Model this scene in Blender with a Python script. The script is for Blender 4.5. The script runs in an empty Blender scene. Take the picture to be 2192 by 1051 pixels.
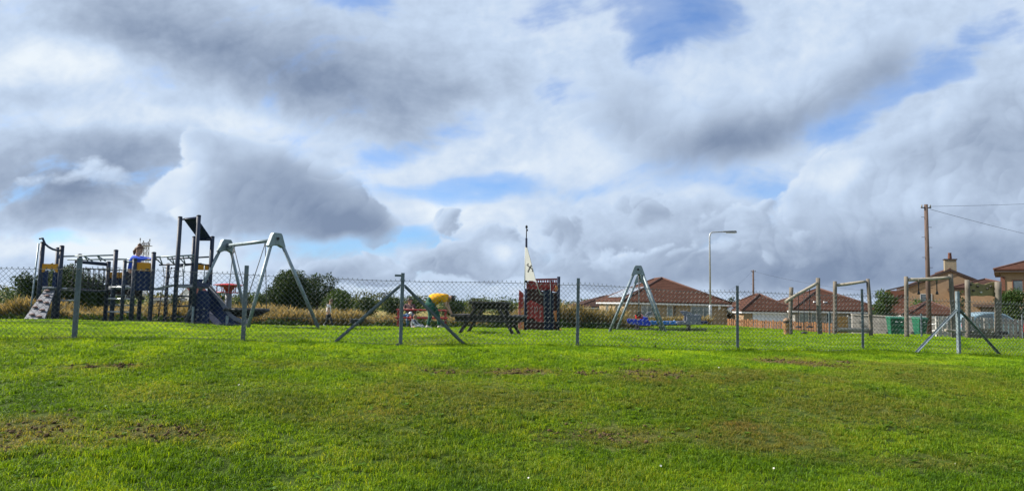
import bpy, bmesh, math, random
import numpy as np
from mathutils import Vector, Matrix, noise as mnoise
random.seed(7)
rng = np.random.default_rng(11)
sc = bpy.context.scene
col = sc.collection
R = math.radians

# ------------------------------------------------------------------ camera
F = 1500.0; PW, PH = 2192.0, 1051.0
EYE = 0.75
PITCH, ROLL = R(4.65), R(1.25)
CM = Matrix.Rotation(R(90) + PITCH, 3, 'X') @ Matrix.Rotation(ROLL, 3, 'Z')
cam = bpy.data.cameras.new('camera'); cam.sensor_width = 36.0; cam.lens = F / PW * 36.0
cam.clip_start = 0.05; cam.clip_end = 4000
co = bpy.data.objects.new('camera', cam); col.objects.link(co)
co.matrix_world = Matrix.Translation((0, 0, EYE)) @ CM.to_4x4()
sc.camera = co

def ray(px, py):
    return CM @ Vector(((px - PW / 2) / F, -(py - PH / 2) / F, -1.0))
def at(px, py, Y):
    """surveyed point: where the sight line through (px, py) of the photo is Y metres out"""
    d = ray(px, py)
    return Vector((d.x / d.y * Y, Y, EYE + d.z / d.y * Y))
def hz(px):
    return 648 + (px - 1096) * math.tan(ROLL)

def sm(t):
    t = np.clip(t, 0, 1); return t * t * (3 - 2 * t)
def G(x, y):
    x = np.asarray(x, float); y = np.asarray(y, float)
    z = -0.85 * sm((11 - y) / 8)
    z = z - 0.009 * np.clip(x, -14, 14) * (1 - sm((y - 14) / 8))
    k = 0.028 + 0.012 * np.clip((1 - x) / 8, 0, 1)
    yy = np.clip(y - 16.0, 0, None); d = np.where(yy < 2, yy * yy / 4, yy - 1)
    z = z - k * np.minimum(d, 15)
    z = z - 0.75 * sm((y - 32) / 22)
    z = z + 0.28 * np.exp(-((x - 10.1) ** 2 / 9.7 + (y - 35) ** 2 / 18))
    und = 0.020 * np.sin(x * 0.9 + 0.6 * y) + 0.016 * np.sin(1.7 * y - 0.5 * x + 1) + 0.012 * np.sin(2.3 * x + 1.1 * y + 2)
    z = z + und * (1 - sm((y - 30) / 15))
    return z
def g(x, y): return float(G(x, y))
def gp(px, Y):
    """point on the ground in the direction of photo column px, Y metres out"""
    z = -0.3
    x = 0
    for _ in range(6):
        # column px at elevation of the ground
        py = 700
        for _ in range(8):
            p = at(px, py, Y); err = p.z - z
            py += err / Y * F
        x = p.x; z = g(x, Y)
    return Vector((x, Y, z))

# ------------------------------------------------------------------ object helpers
def tag(o, label=None, cat=None, group=None, kind=None):
    if label: o['label'] = label
    if cat: o['category'] = cat
    if group: o['group'] = group
    if kind: o['kind'] = kind
    return o
def empty(name, loc, rz=0.0, label=None, cat=None, group=None):
    o = bpy.data.objects.new(name, None); col.objects.link(o)
    o.location = loc; o.rotation_euler = (0, 0, rz); o.empty_display_size = 0.2
    return tag(o, label, cat, group)
def copy_tree(o, parent=None):
    c = o.copy(); col.objects.link(c); c.parent = parent
    for ch in o.children: copy_tree(ch, c)
    return c

class MB:
    def __init__(s, off=None): s.v = []; s.f = []; s.s = []; s.m = []; s.cm = 0; s.off = Vector(off) if off is not None else Vector((0, 0, 0))
    def add(s, vs, fs, smooth=False):
        b = len(s.v); s.v += [tuple(Vector(p) - s.off) for p in vs]
        for q in fs: s.f.append(tuple(b + i for i in q)); s.s.append(smooth); s.m.append(s.cm)
        return s
    def box(s, c, size, rot=None):
        hx, hy, h = size[0] / 2, size[1] / 2, size[2] / 2
        P = [Vector((a * hx, b * hy, d * h)) for a in (-1, 1) for b in (-1, 1) for d in (-1, 1)]
        if rot is not None: P = [rot @ p for p in P]
        c = Vector(c)
        return s.add([c + p for p in P], [(0, 1, 3, 2), (4, 6, 7, 5), (0, 4, 5, 1), (2, 3, 7, 6), (0, 2, 6, 4), (1, 5, 7, 3)])
    def beam(s, p, q, w, h, up=(0, 0, 1)):
        p, q = Vector(p), Vector(q); d = q - p; L = d.length; x = d / L
        y = Vector(up).cross(x)
        if y.length < 1e-4: y = Vector((0, 1, 0)).cross(x)
        y.normalize(); z = x.cross(y)
        M = Matrix((x, y, z)).transposed()
        return s.box((p + q) / 2, (L, w, h), M)
    def tube(s, p, q, r0, r1=None, n=8, cap=True):
        return s.path([p, q], [r0, r0 if r1 is None else r1], n, cap)
    def path(s, pts, r, n=8, cap=True):
        pts = [Vector(p) for p in pts]
        if not hasattr(r, '__len__'): r = [r] * len(pts)
        vs = []; prev = None
        for i, p in enumerate(pts):
            a = pts[max(0, i - 1)]; b = pts[min(len(pts) - 1, i + 1)]
            t = (b - a).normalized()
            if prev is None:
                u = t.cross(Vector((0, 0, 1)))
                if u.length < 1e-3: u = t.cross(Vector((1, 0, 0)))
            else: u = prev - t * prev.dot(t)
            u.normalize(); w = t.cross(u); prev = u
            for k in range(n):
                a_ = 2 * math.pi * k / n
                vs.append(p + (u * math.cos(a_) + w * math.sin(a_)) * r[i])
        fs = []
        for i in range(len(pts) - 1):
            for k in range(n):
                k2 = (k + 1) % n
                fs.append((i * n + k, i * n + k2, (i + 1) * n + k2, (i + 1) * n + k))
        s.add(vs, fs, n > 4)
        if cap:
            b = len(s.v) - len(vs)
            s.f.append(tuple(b + k for k in reversed(range(n)))); s.s.append(False); s.m.append(s.cm)
            s.f.append(tuple(b + (len(pts) - 1) * n + k for k in range(n))); s.s.append(False); s.m.append(s.cm)
        return s
    def prism(s, pts, ext):
        pts = [Vector(p) for p in pts]; e = Vector(ext); n = len(pts)
        fs = [tuple(reversed(range(n))), tuple(n + i for i in range(n))]
        for i in range(n):
            j = (i + 1) % n; fs.append((i, j, n + j, n + i))
        return s.add(pts + [p + e for p in pts], fs)
    def lathe(s, prof, n=16, o=(0, 0, 0), ax=None, smooth=True):
        o = Vector(o); vs = []; M = ax
        for r, z in prof:
            for k in range(n):
                a = 2 * math.pi * k / n; p = Vector((r * math.cos(a), r * math.sin(a), z))
                vs.append(o + (M @ p if M is not None else p))
        fs = []
        for i in range(len(prof) - 1):
            for k in range(n):
                k2 = (k + 1) % n; fs.append((i * n + k, i * n + k2, (i + 1) * n + k2, (i + 1) * n + k))
        s.add(vs, fs, smooth)
        b = len(s.v) - len(vs)
        if prof[0][0] > 1e-4: s.f.append(tuple(b + k for k in reversed(range(n)))); s.s.append(False); s.m.append(s.cm)
        if prof[-1][0] > 1e-4: s.f.append(tuple(b + (len(prof) - 1) * n + k for k in range(n))); s.s.append(False); s.m.append(s.cm)
        return s
    def ball(s, c, r, n=10, m=7, rot=None):
        if not hasattr(r, '__len__'): r = (r, r, r)
        c = Vector(c); vs = []
        for i in range(m + 1):
            th = math.pi * i / m
            for k in range(n):
                a = 2 * math.pi * k / n
                p = Vector((r[0] * math.sin(th) * math.cos(a), r[1] * math.sin(th) * math.sin(a), -r[2] * math.cos(th)))
                vs.append(c + (rot @ p if rot is not None else p))
        fs = [(i * n + k, i * n + (k + 1) % n, (i + 1) * n + (k + 1) % n, (i + 1) * n + k) for i in range(m) for k in range(n)]
        return s.add(vs, fs, True)
    def build(s, name, mat, parent=None, bevel=0.0, loc=None, seg=1):
        me = bpy.data.meshes.new(name); me.from_pydata(s.v, [], s.f)
        for m in (mat if isinstance(mat, (list, tuple)) else [mat]): me.materials.append(m)
        me.polygons.foreach_set('use_smooth', s.s); me.polygons.foreach_set('material_index', s.m)
        me.update()
        o = bpy.data.objects.new(name, me); col.objects.link(o)
        if parent is not None: o.parent = parent
        if loc is not None: o.location = loc
        if bevel > 0:
            b = o.modifiers.new('bevel', 'BEVEL'); b.width = bevel; b.segments = seg; b.limit_method = 'ANGLE'; b.angle_limit = R(40)
            b.use_clamp_overlap = True
        return o

def np_mesh(name, verts, quads=None, tris=None, mat=None, parent=None, attrs=None):
    me = bpy.data.meshes.new(name)
    verts = np.asarray(verts, np.float32).reshape(-1, 3)
    nq = 0 if quads is None else len(quads); nt = 0 if tris is None else len(tris)
    me.vertices.add(len(verts)); me.vertices.foreach_set('co', verts.ravel())
    idx = []; starts = []; tot = []
    if nq: idx.append(np.asarray(quads, np.int32).ravel()); starts.append(np.arange(nq) * 4); tot.append(np.full(nq, 4))
    if nt: idx.append(np.asarray(tris, np.int32).ravel()); starts.append(nq * 4 + np.arange(nt) * 3); tot.append(np.full(nt, 3))
    idx = np.concatenate(idx); starts = np.concatenate(starts)
    me.loops.add(len(idx)); me.loops.foreach_set('vertex_index', idx.astype(np.int32))
    me.polygons.add(nq + nt); me.polygons.foreach_set('loop_start', starts.astype(np.int32))
    for k, a in (attrs or {}).items():
        at_ = me.attributes.new(k, 'FLOAT', 'POINT'); at_.data.foreach_set('value', np.asarray(a, np.float32))
    if mat: me.materials.append(mat)
    me.update(calc_edges=True); me.validate()
    o = bpy.data.objects.new(name, me); col.objects.link(o)
    if parent is not None: o.parent = parent
    return o

# ------------------------------------------------------------------ node helpers
class NT:
    def __init__(s, nt): s.t = nt; s.n = nt.nodes; s.l = nt.links
    def new(s, kind, **kw):
        n = s.n.new(kind)
        for k, v in kw.items(): setattr(n, k, v)
        return n
    def put(s, sock, val):
        if isinstance(val, bpy.types.NodeSocket): s.l.new(val, sock)
        elif val is not None: sock.default_value = val
    def m(s, op, a, b=None, c=None, clamp=False):
        n = s.new('ShaderNodeMath', operation=op, use_clamp=clamp)
        s.put(n.inputs[0], a); s.put(n.inputs[1], b); s.put(n.inputs[2], c)
        return n.outputs[0]
    def vm(s, op, a, b=None):
        n = s.new('ShaderNodeVectorMath', operation=op)
        s.put(n.inputs[0], a); s.put(n.inputs[1], b)
        return n.outputs['Value'] if op == 'DOT_PRODUCT' else n.outputs[0]
    def scale(s, a, k):
        n = s.new('ShaderNodeVectorMath', operation='SCALE'); s.put(n.inputs[0], a); s.put(n.inputs['Scale'], k); return n.outputs[0]
    def noise(s, vec, scale, detail=4, rough=0.5, dist=0.0, out='Fac', lac=2.0):
        n = s.new('ShaderNodeTexNoise'); s.put(n.inputs['Vector'], vec)
        n.inputs['Scale'].default_value = scale; n.inputs['Detail'].default_value = detail
        n.inputs['Roughness'].default_value = rough; n.inputs['Distortion'].default_value = dist; n.inputs['Lacunarity'].default_value = lac
        return n.outputs[out]
    def ramp(s, fac, stops, interp='LINEAR'):
        n = s.new('ShaderNodeValToRGB'); s.put(n.inputs[0], fac); cr = n.color_ramp; cr.interpolation = interp
        while len(cr.elements) < len(stops): cr.elements.new(0.5)
        for e, (p, c) in zip(cr.elements, stops):
            e.position = p; e.color = (c, c, c, 1) if not hasattr(c, '__len__') else (*c[:3], 1)
        return n.outputs[0]
    def mix(s, fac, a, b, kind='MIX'):
        n = s.new('ShaderNodeMix', data_type='RGBA', blend_type=kind, clamp_factor=True)
        s.put(n.inputs[0], fac)
        for i, v in ((6, a), (7, b)):
            if isinstance(v, (tuple, list)): v = (*v[:3], 1)
            s.put(n.inputs[i], v)
        return n.outputs[2]
    def step(s, x, a, b):
        n = s.new('ShaderNodeMapRange', interpolation_type='SMOOTHSTEP'); s.put(n.inputs[0], x)
        n.inputs[1].default_value = a; n.inputs[2].default_value = b
        return n.outputs[0]

def new_mat(name):
    m = bpy.data.materials.new(name); m.use_nodes = True; t = NT(m.node_tree)
    bs = m.node_tree.nodes['Principled BSDF']
    pos = t.new('ShaderNodeNewGeometry').outputs['Position']
    return m, t, bs, pos

def mat(name, rgb, rough=0.6, metal=0.0, var=0.18, scale=3.0, bump=0.0, bscale=40.0, dirt=None, damt=0.35, dscale=1.6, spec=0.4, stretch=None):
    m, t, bs, pos = new_mat(name)
    vec = pos
    if stretch:
        mp = t.new('ShaderNodeMapping'); t.put(mp.inputs[0], pos); mp.inputs['Scale'].default_value = stretch; vec = mp.outputs[0]
    n1 = t.noise(vec, scale, 5, 0.6)
    lo = [c * (1 - var) for c in rgb]; hi = [min(1, c * (1 + var)) for c in rgb]
    c = t.ramp(n1, [(0.3, lo), (0.7, hi)])
    if dirt:
        n2 = t.noise(vec, dscale, 8, 0.65)
        k = t.step(n2, 0.52, 0.70)
        c = t.mix(t.m('MULTIPLY', k, damt), c, dirt)
    t.put(bs.inputs['Base Color'], c)
    bs.inputs['Metallic'].default_value = metal
    t.put(bs.inputs['Roughness'], t.m('ADD', t.m('MULTIPLY', t.m('SUBTRACT', n1, 0.5), 0.3), rough, clamp=True))
    bs.inputs['Specular IOR Level'].default_value = spec
    if bump > 0:
        b = t.new('ShaderNodeBump'); b.inputs['Strength'].default_value = bump; b.inputs['Distance'].default_value = 0.01
        t.put(b.inputs['Height'], t.noise(vec, bscale, 4, 0.6)); t.l.new(b.outputs[0], bs.inputs['Normal'])
    return m

# ------------------------------------------------------------------ light and sky
EXPO = 0.8
SUN_AZ, SUN_EL = -80.0, 37.0     # degrees: azimuth from +Y (view), negative = left
sd = Vector((math.sin(R(SUN_AZ)) * math.cos(R(SUN_EL)), math.cos(R(SUN_AZ)) * math.cos(R(SUN_EL)), math.sin(R(SUN_EL))))
sl = bpy.data.lights.new('sun', 'SUN'); sl.energy = 5.0; sl.angle = R(0.55); sl.color = (1.0, 0.93, 0.82)
so = bpy.data.objects.new('sun', sl); col.objects.link(so)
so.rotation_euler = sd.to_track_quat('Z', 'Y').to_euler(); so.location = (-30, 10, 40)

world = bpy.data.worlds.new('World'); sc.world = world; world.use_nodes = True
_pr = np.random.default_rng(5)
PERM = np.tile(_pr.permutation(256), 2).astype(np.int32); GRD = np.stack([np.cos(_pr.random(256) * 6.2832), np.sin(_pr.random(256) * 6.2832)], 1).astype(np.float32)
GRD /= np.linalg.norm(GRD, axis=1, keepdims=True)
def perlin(x, y):
    xi = np.floor(x).astype(np.int32); yi = np.floor(y).astype(np.int32); fx = (x - xi).astype(np.float32); fy = (y - yi).astype(np.float32)
    u = fx * fx * fx * (fx * (fx * 6 - 15) + 10); v = fy * fy * fy * (fy * (fy * 6 - 15) + 10)
    def dot(a, b):
        h = PERM[PERM[(xi + a) & 255] + ((yi + b) & 255)]; q = GRD[h]
        return q[..., 0] * (fx - a) + q[..., 1] * (fy - b)
    n0 = dot(0, 0); n1 = dot(1, 0); n2 = dot(0, 1); n3 = dot(1, 1)
    a = n0 + u * (n1 - n0); b = n2 + u * (n3 - n2)
    return (a + v * (b - a)) * 1.4
def fbm(x, y, octv, rough=0.5, off=0.0):
    s = 0; a = 1.0; tot = 0
    for i in range(octv):
        s = s + a * perlin(x * 2 ** i + off + 17.3 * i, y * 2 ** i + 2 * off + 9.1 * i); tot += a; a *= rough
    return s / tot
def sst(x, a, b): return sm((x - a) / (b - a))

SKW, SKH, AZ, EL = 2200, 740, 116.0, 39.0      # chart of compass bearing x elevation, degrees
def cloud_chart():
    az = R(1) * ((np.arange(SKW, dtype=np.float32) + 0.5) / SKW - 0.5) * AZ; el = R(1) * (np.arange(SKH, dtype=np.float32) + 0.5) / SKH * EL
    A, E = np.meshgrid(az, el)
    D = np.stack([np.sin(A) * np.cos(E), np.cos(A) * np.cos(E), np.sin(E)], -1)
    C = D @ np.array(CM, np.float32)                # bearings of the clouds as surveyed in the photo
    fz = np.maximum(-C[..., 2], 0.2)
    X = PW / 2000 + F / 1000 * C[..., 0] / fz; Y = PH / 2000 - F / 1000 * C[..., 1] / fz
    def warp(X, Y, sc_, amp, o, off):
        return X + amp * fbm(X * sc_, Y * sc_, o, 0.5, off), Y + amp * fbm(X * sc_, Y * sc_, o, 0.5, off + 40)
    def billow(x, y, octv, rough, off):
        s = 0; a = 1.0; tot = 0
        for i in range(octv):
            s = s + a * np.abs(perlin(x * 2.07 ** i + off + 13.7 * i, y * 2.07 ** i + off * 3 + 7.9 * i)); tot += a; a *= rough
        return s / tot * 2.2 - 0.62
    X1, Y1 = warp(X, Y, 3.0, 0.060, 5, 1.0)
    X3, Y3 = warp(X, Y, 4.0, 0.045, 3, 3.0); X2, Y2 = X3, Y3
    ca, sa = math.cos(R(-9)), math.sin(R(-9))
    Xw, Yw = warp(X, Y, 2.2, 0.10, 3, 9.0)
    fb1 = fbm((Xw * ca + Yw * sa) * 2.6, (-Xw * sa + Yw * ca) * 8.5, 9, 0.60, 7.0)
    fb2 = fbm(X3 * 6, Y3 * 8.0, 8, 0.58, 11.0); fb3 = fbm(X * 30, Y * 40, 5, 0.6, 15.0); fb4 = fbm(X3 * 6, Y3 * 8.0, 3, 0.5, 11.0)
    bil = billow(X3 * 9, Y3 * 10.5, 6, 0.58, 21.0); bilL = billow(X3 * 9, Y3 * 10.5, 2, 0.5, 21.0)
    def sumb(XX, YY, lst, start=0.0):
        acc = np.full(XX.shape, start, np.float32)
        for cx, cy, rx, ry, rot, k in lst:
            c, s = math.cos(R(rot)), math.sin(R(rot)); dx = XX - cx / 1000; dy = YY - cy / 1000
            q = np.sqrt(((dx * c + dy * s) / (rx / 1000)) ** 2 + ((-dx * s + dy * c) / (ry / 1000)) ** 2)
            acc += k * sm(1 - q)
        return acc
    B = 1.0 * sumb(X1, Y1, BLUE) + 1.5 * fb1 + 0.8 * fb2 + 0.12 * fb3
    cover = 1 - (0.60 * sst(B, 0.20, 1.05) + 0.24 * sst(B, 0.9, 1.7))
    S = sumb(X1, Y1, SHADE, 0.70) + 0.30 * fb1 + 0.24 * fb2 + 0.10 * bil + 0.07 * fb3
    for L in CUMULI:
        base = sumb(X2, Y2, L['blobs'])
        fld = base + L.get('n', 0.5) * (0.9 * bil + 0.5 * fb2) + 0.10 * fb3
        e0, e1 = L['edge']
        fld = fld - 1.2 * (1 - sst(base, 0.02, 0.30))
        a = sst(fld, e0, e1)
        if L.get('soft'):
            so_ = np.clip(sumb(X1, Y1, L['soft']), 0, 1); a2 = sst(fld, e0 - 0.15, e1 + 0.75)
            a = a * (1 - so_) + a2 * so_
        low = base + 0.30 * bilL + 0.10 * fb4
        gy_, gx_ = np.gradient(low)
        lit = np.clip((0.80 * gx_ - 0.6 * gy_) * L.get('lk', 55), -1, 1)
        s = sumb(X1, Y1, L['shade'], L['s0']) + L.get('sn', 0.3) * (0.32 * bil + 0.95 * fb2) + 0.06 * fb3
        s += L.get('rim', 0.2) * (1 - sst(fld, e0, e1 + 0.55)) * np.clip(lit + 0.1, -0.3, 1) + L.get('emb', 0.06) * lit
        a = a * L.get('op', 1.0)
        S = S * (1 - a) + s * a; cover = cover + (1 - cover) * a
    px = np.zeros((SKH, SKW, 4), np.float32)
    px[..., 0] = np.clip(S, 0, 1); px[..., 1] = np.clip(cover, 0, 1); px[..., 3] = 1
    return px
def make_sky():
    t = NT(world.node_tree)
    bg = world.node_tree.nodes['Background']
    d = t.new('ShaderNodeTexCoord').outputs['Generated']
    sky = t.new('ShaderNodeTexSky', sky_type='NISHITA'); sky.sun_disc = False
    sky.sun_elevation = R(SUN_EL); sky.sun_rotation = R(SUN_AZ); sky.altitude = 50; sky.air_density = 1.0; sky.dust_density = 0.5; sky.ozone_density = 2.5
    clear = t.mix(1.0, t.scale(sky.outputs[0], 0.15), CLEAR_TINT, 'MULTIPLY')
    im = bpy.data.images.new('cloud_chart', SKW, SKH, alpha=False, float_buffer=True)
    im.colorspace_settings.name = 'Non-Color'
    im.pixels.foreach_set(cloud_chart().ravel()); im.update(); im.pack()
    sp = t.new('ShaderNodeSeparateXYZ'); t.put(sp.inputs[0], d)
    U = t.m('ADD', t.m('DIVIDE', t.m('ARCTAN2', sp.outputs[0], sp.outputs[1]), R(AZ)), 0.5)
    V = t.m('DIVIDE', t.m('ARCSINE', sp.outputs[2]), R(EL))
    cv = t.new('ShaderNodeCombineXYZ'); t.put(cv.inputs[0], U); t.put(cv.inputs[1], V)
    ti = t.new('ShaderNodeTexImage', image=im, extension='MIRROR', interpolation='Cubic'); t.put(ti.inputs[0], cv.outputs[0])
    ch = t.new('ShaderNodeSeparateColor'); t.l.new(ti.outputs[0], ch.inputs[0])
    c = t.mix(ch.outputs[1], clear, t.ramp(ch.outputs[0], SKYRAMP))
    t.l.new(c, bg.inputs[0]); bg.inputs[1].default_value = 2 ** -EXPO
CLEAR_TINT = (0.42, 0.74, 1.15)
SKYRAMP = [(0.0, (0.22, 0.29, 0.425)), (0.35, (0.39, 0.48, 0.63)), (0.68, (0.575, 0.70, 0.885)), (1.0, (0.84, 0.915, 0.985))]
# (px, py, rx, ry, rotation, weight)
BLUE = [(1470, 60, 190, 150, -25, 1.5), (1390, 130, 90, 110, 20, 0.9), (775, 5, 170, 50, 5, 1.0), (880, 305, 260, 60, -5, 0.95), (1030, 402, 330, 55, 0, 1.1),
        (690, 525, 340, 60, 0, 1.35), (100, 508, 170, 45, 0, 1.1), (1660, 425, 170, 50, 0, 1.0), (1880, 190, 300, 90, -20, 0.75), (2050, 130, 300, 120, -10, 0.6),
        (1520, 380, 320, 60, 0, 0.6), (1130, 130, 260, 140, 30, 0.34), (1750, 275, 200, 70, -20, 0.7), (1230, 20, 200, 90, 0, 0.5), (900, 515, 220, 60, 0, 1.0), (1560, 30, 160, 90, 30, 0.5), (940, 260, 160, 60, 0, 0.4)]
SHADE = [(560, 110, 560, 170, 10, -0.50), (250, 40, 360, 110, 0, -0.24), (720, 200, 360, 120, 15, -0.30), (1000, 210, 300, 120, 0, -0.16), (200, 360, 400, 140, 0, -0.60), (40, 430, 300, 100, 0, -0.30), (60, 220, 180, 70, 0, -0.15),
         (120, 140, 300, 80, -8, 0.30), (330, 262, 460, 50, 3, 0.22), (200, 530, 440, 60, 0, 0.40), (1150, 300, 420, 130, 0, 0.12), (1220, 60, 260, 140, 0, 0.06), (950, 360, 300, 60, 0, 0.14),
         (1650, 540, 600, 120, 0, -0.32), (2000, 560, 420, 130, 0, -0.45), (1350, 580, 400, 80, 0, -0.18), (2080, 60, 300, 120, 0, -0.06), (980, 450, 300, 70, 0, 0.22), (850, 590, 300, 60, 0, -0.1)]
CUMULI = [
  # long grey bank upper right
  dict(blobs=[(1560, 240, 380, 200, -18, 1.0), (1760, 190, 340, 130, -28, 1.0), (1420, 190, 240, 130, -20, 0.7), (1310, 230, 190, 130, 0, 0.6), (1900, 110, 160, 110, -40, 0.8), (1500, 310, 240, 70, -5, 0.6)],
       edge=(0.15, 0.75), s0=0.66, shade=[(1640, 290, 480, 110, -24, -0.46), (1500, 310, 280, 90, -5, -0.24), (1880, 170, 240, 140, -35, -0.40), (1310, 240, 200, 130, 0, -0.28), (1500, 190, 220, 90, -20, 0.06)], rim=0.10, n=0.5, sn=0.24, emb=0.03, soft=[(1700, 200, 900, 400, -20, 1.3)]),
  # big bank far right
  dict(blobs=[(2080, 330, 360, 190, -25, 1.3), (1900, 420, 290, 160, -10, 1.2), (1790, 400, 150, 100, 0, 1.0), (2190, 250, 240, 160, 0, 1.0), (1770, 470, 190, 90, 0, 0.9), (1960, 330, 130, 80, 0, 0.4), (2150, 450, 280, 140, 0, 0.9)],
       edge=(0.30, 0.62), s0=0.52, shade=[(1790, 360, 150, 70, -15, 0.20), (1900, 400, 240, 90, 0, 0.10), (2120, 320, 300, 130, -25, -0.20), (1930, 520, 400, 80, 0, -0.22), (2190, 430, 240, 110, 0, -0.08), (1990, 430, 150, 80, 0, 0.10)], rim=0.18, n=0.55, sn=0.30, soft=[(2100, 250, 420, 220, -20, 1.5), (1760, 480, 150, 100, 0, 1.0)]),
  # low broken clumps along the right horizon
  dict(blobs=[(1700, 550, 340, 120, 0, 1.0), (1950, 550, 380, 120, 0, 1.1), (2150, 570, 320, 120, 0, 1.1), (1480, 580, 320, 80, 0, 0.9), (1300, 590, 260, 60, 0, 0.8)],
       edge=(0.05, 0.85), s0=0.36, shade=[(1900, 570, 560, 110, 0, -0.26), (1600, 590, 340, 60, 0, -0.12), (2080, 500, 140, 40, 0, 0.14), (1850, 500, 110, 30, 0, 0.1)], rim=0.08, n=0.8, sn=0.26, emb=0.03),
  dict(blobs=[(1210, 490, 120, 70, 0, 1.0), (1390, 440, 110, 80, 0, 1.0), (1300, 550, 130, 60, 0, 0.9), (1540, 470, 140, 60, 0, 0.9), (1480, 550, 150, 60, 0, 0.8), (1650, 520, 160, 70, 0, 0.9), (1120, 570, 130, 60, 0, 0.9), (1620, 450, 90, 50, 0, 0.6)],
       edge=(0.24, 0.56), s0=0.42, shade=[(1350, 545, 180, 50, -20, 0.36), (1480, 470, 90, 40, -20, 0.26), (1170, 480, 140, 70, 0, -0.06), (1390, 450, 140, 80, 0, -0.04), (1600, 570, 300, 60, 0, -0.10)], rim=0.30, n=0.9, sn=0.42, emb=0.06, soft=[(1350, 520, 500, 200, 0, 0.6)]),
  dict(blobs=[(955, 545, 110, 60, 0, 1.0), (1050, 560, 130, 70, 0, 1.0), (820, 565, 140, 60, 0, 0.95), (960, 470, 70, 50, 0, 0.65), (700, 580, 220, 50, 0, 0.9), (1060, 515, 80, 60, 0, 0.7)],
       edge=(0.24, 0.55), s0=0.44, shade=[(955, 560, 140, 50, 0, -0.14), (1085, 525, 70, 45, 0, 0.45), (820, 580, 160, 40, 0, -0.10)], rim=0.24, n=0.8, sn=0.36),
  # big cumulus over the swing
  dict(blobs=[(470, 420, 200, 150, 0, 1.2), (600, 405, 230, 150, 10, 1.2), (730, 462, 190, 85, 10, 1.1), (425, 315, 80, 80, 0, 0.8), (530, 325, 160, 90, 0, 0.7), (370, 450, 130, 65, 0, 0.8), (800, 475, 100, 50, 0, 0.7), (600, 497, 260, 45, 0, 0.5)],
       edge=(0.38, 0.60), s0=0.36, shade=[(400, 370, 120, 160, 0, 0.34), (350, 450, 130, 80, 0, 0.34), (600, 300, 260, 70, 10, 0.22), (660, 440, 260, 110, 10, -0.30), (750, 480, 180, 60, 0, -0.16), (520, 490, 240, 50, 0, -0.08)], rim=0.22, n=0.42, sn=0.16, emb=0.04, lk=40, soft=[(680, 310, 260, 110, 15, 0.9), (620, 510, 330, 60, 0, 1.2), (850, 470, 90, 70, 0, 0.9)]),
  # small pale wisp at left
  dict(blobs=[(215, 365, 120, 60, 5, 1.0), (120, 380, 140, 28, 0, 0.9), (270, 395, 80, 50, 0, 0.7)], edge=(0.20, 1.05), s0=0.62, shade=[(215, 350, 110, 45, 0, 0.12)], rim=0.05, n=0.8, sn=0.3, op=0.85),
]
make_sky()
sc.view_settings.view_transform = 'Standard'; sc.view_settings.look = 'None'; sc.view_settings.exposure = EXPO; sc.view_settings.gamma = 1.0
# ------------------------------------------------------------------ ground and lawn
def axis(lo, hi, fine_lo, fine_hi, d):
    a = list(np.arange(fine_lo, fine_hi + 1e-6, d)); v = fine_lo; st = d; pre = []
    while v > lo: st *= 1.35; v -= st; pre.append(max(v, lo))
    v = a[-1]; st = d; post = []
    while v < hi: st *= 1.35; v += st; post.append(min(v, hi))
    return np.array(pre[::-1] + a + post)

# worn and yellowed patches of the lawn (x, y, half width, half depth, strength of bare soil, strength of straw)
PATCH = []
def patch(px, py, wpx, hpx, bare, straw):
    Y = 8.0
    for _ in range(30):
        p = at(px, py, Y); Y += (p.z - g(p.x, Y)) * 4
        Y = min(max(Y, 4), 16)
    q = at(px + wpx, py, Y)
    Y2 = Y
    for _ in range(30):
        p2 = at(px, py - hpx, Y2); Y2 += (p2.z - g(p2.x, Y2)) * 4
        Y2 = min(max(Y2, 4), 16)
    p = at(px, py, Y)
    PATCH.append((p.x, Y, abs(q.x - p.x), max(abs(Y2 - Y), 0.12), bare, straw))
for a in [(1720, 777, 120, 10, 1.0, .6), (1400, 800, 110, 9, .9, .5), (1100, 797, 90, 8, .9, .5), (225, 785, 90, 7, .9, .4), (1378, 772, 40, 6, .8, .3), (60, 925, 150, 40, .55, .8),
          (360, 925, 130, 30, .55, .8), (1300, 935, 150, 22, .5, .6), (1640, 935, 180, 34, .25, .75), (1560, 805, 260, 16, .1, .7), (1000, 850, 260, 40, .12, .6),
          (1960, 800, 240, 22, .08, .55), (850, 790, 300, 10, .1, .5), (1850, 870, 260, 40, .12, .6), (560, 860, 300, 30, .05, .4), (1950, 990, 220, 16, .25, .6), (1260, 800, 40, 5, .6, .4), (960, 798, 60, 5, .5, .4)]:
    patch(*a)
def wear(x, y):
    bare = np.zeros_like(x); straw = np.zeros_like(x)
    n = fbm(x * 1.3, y * 1.3, 4, 0.6, 3.3) * 1.1; n2 = fbm(x * 4, y * 4, 4, 0.6, 8.1)
    for cx, cy, rx, ry, b, s_ in PATCH:
        q = np.sqrt(((x - cx) / rx) ** 2 + ((y - cy) / ry) ** 2)
        bare = np.maximum(bare, b * np.clip((1.15 - q + n + 0.8 * n2) * 1.6, 0, 1)); straw = np.maximum(straw, s_ * np.clip(1.5 - q + n, 0, 1))
    straw = np.clip(straw + 0.5 * np.clip(fbm(x * 0.35, y * 0.6, 5, 0.6, 12.0) * 2.2 - 0.1, 0, 1), 0, 1)
    return bare, straw

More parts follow.
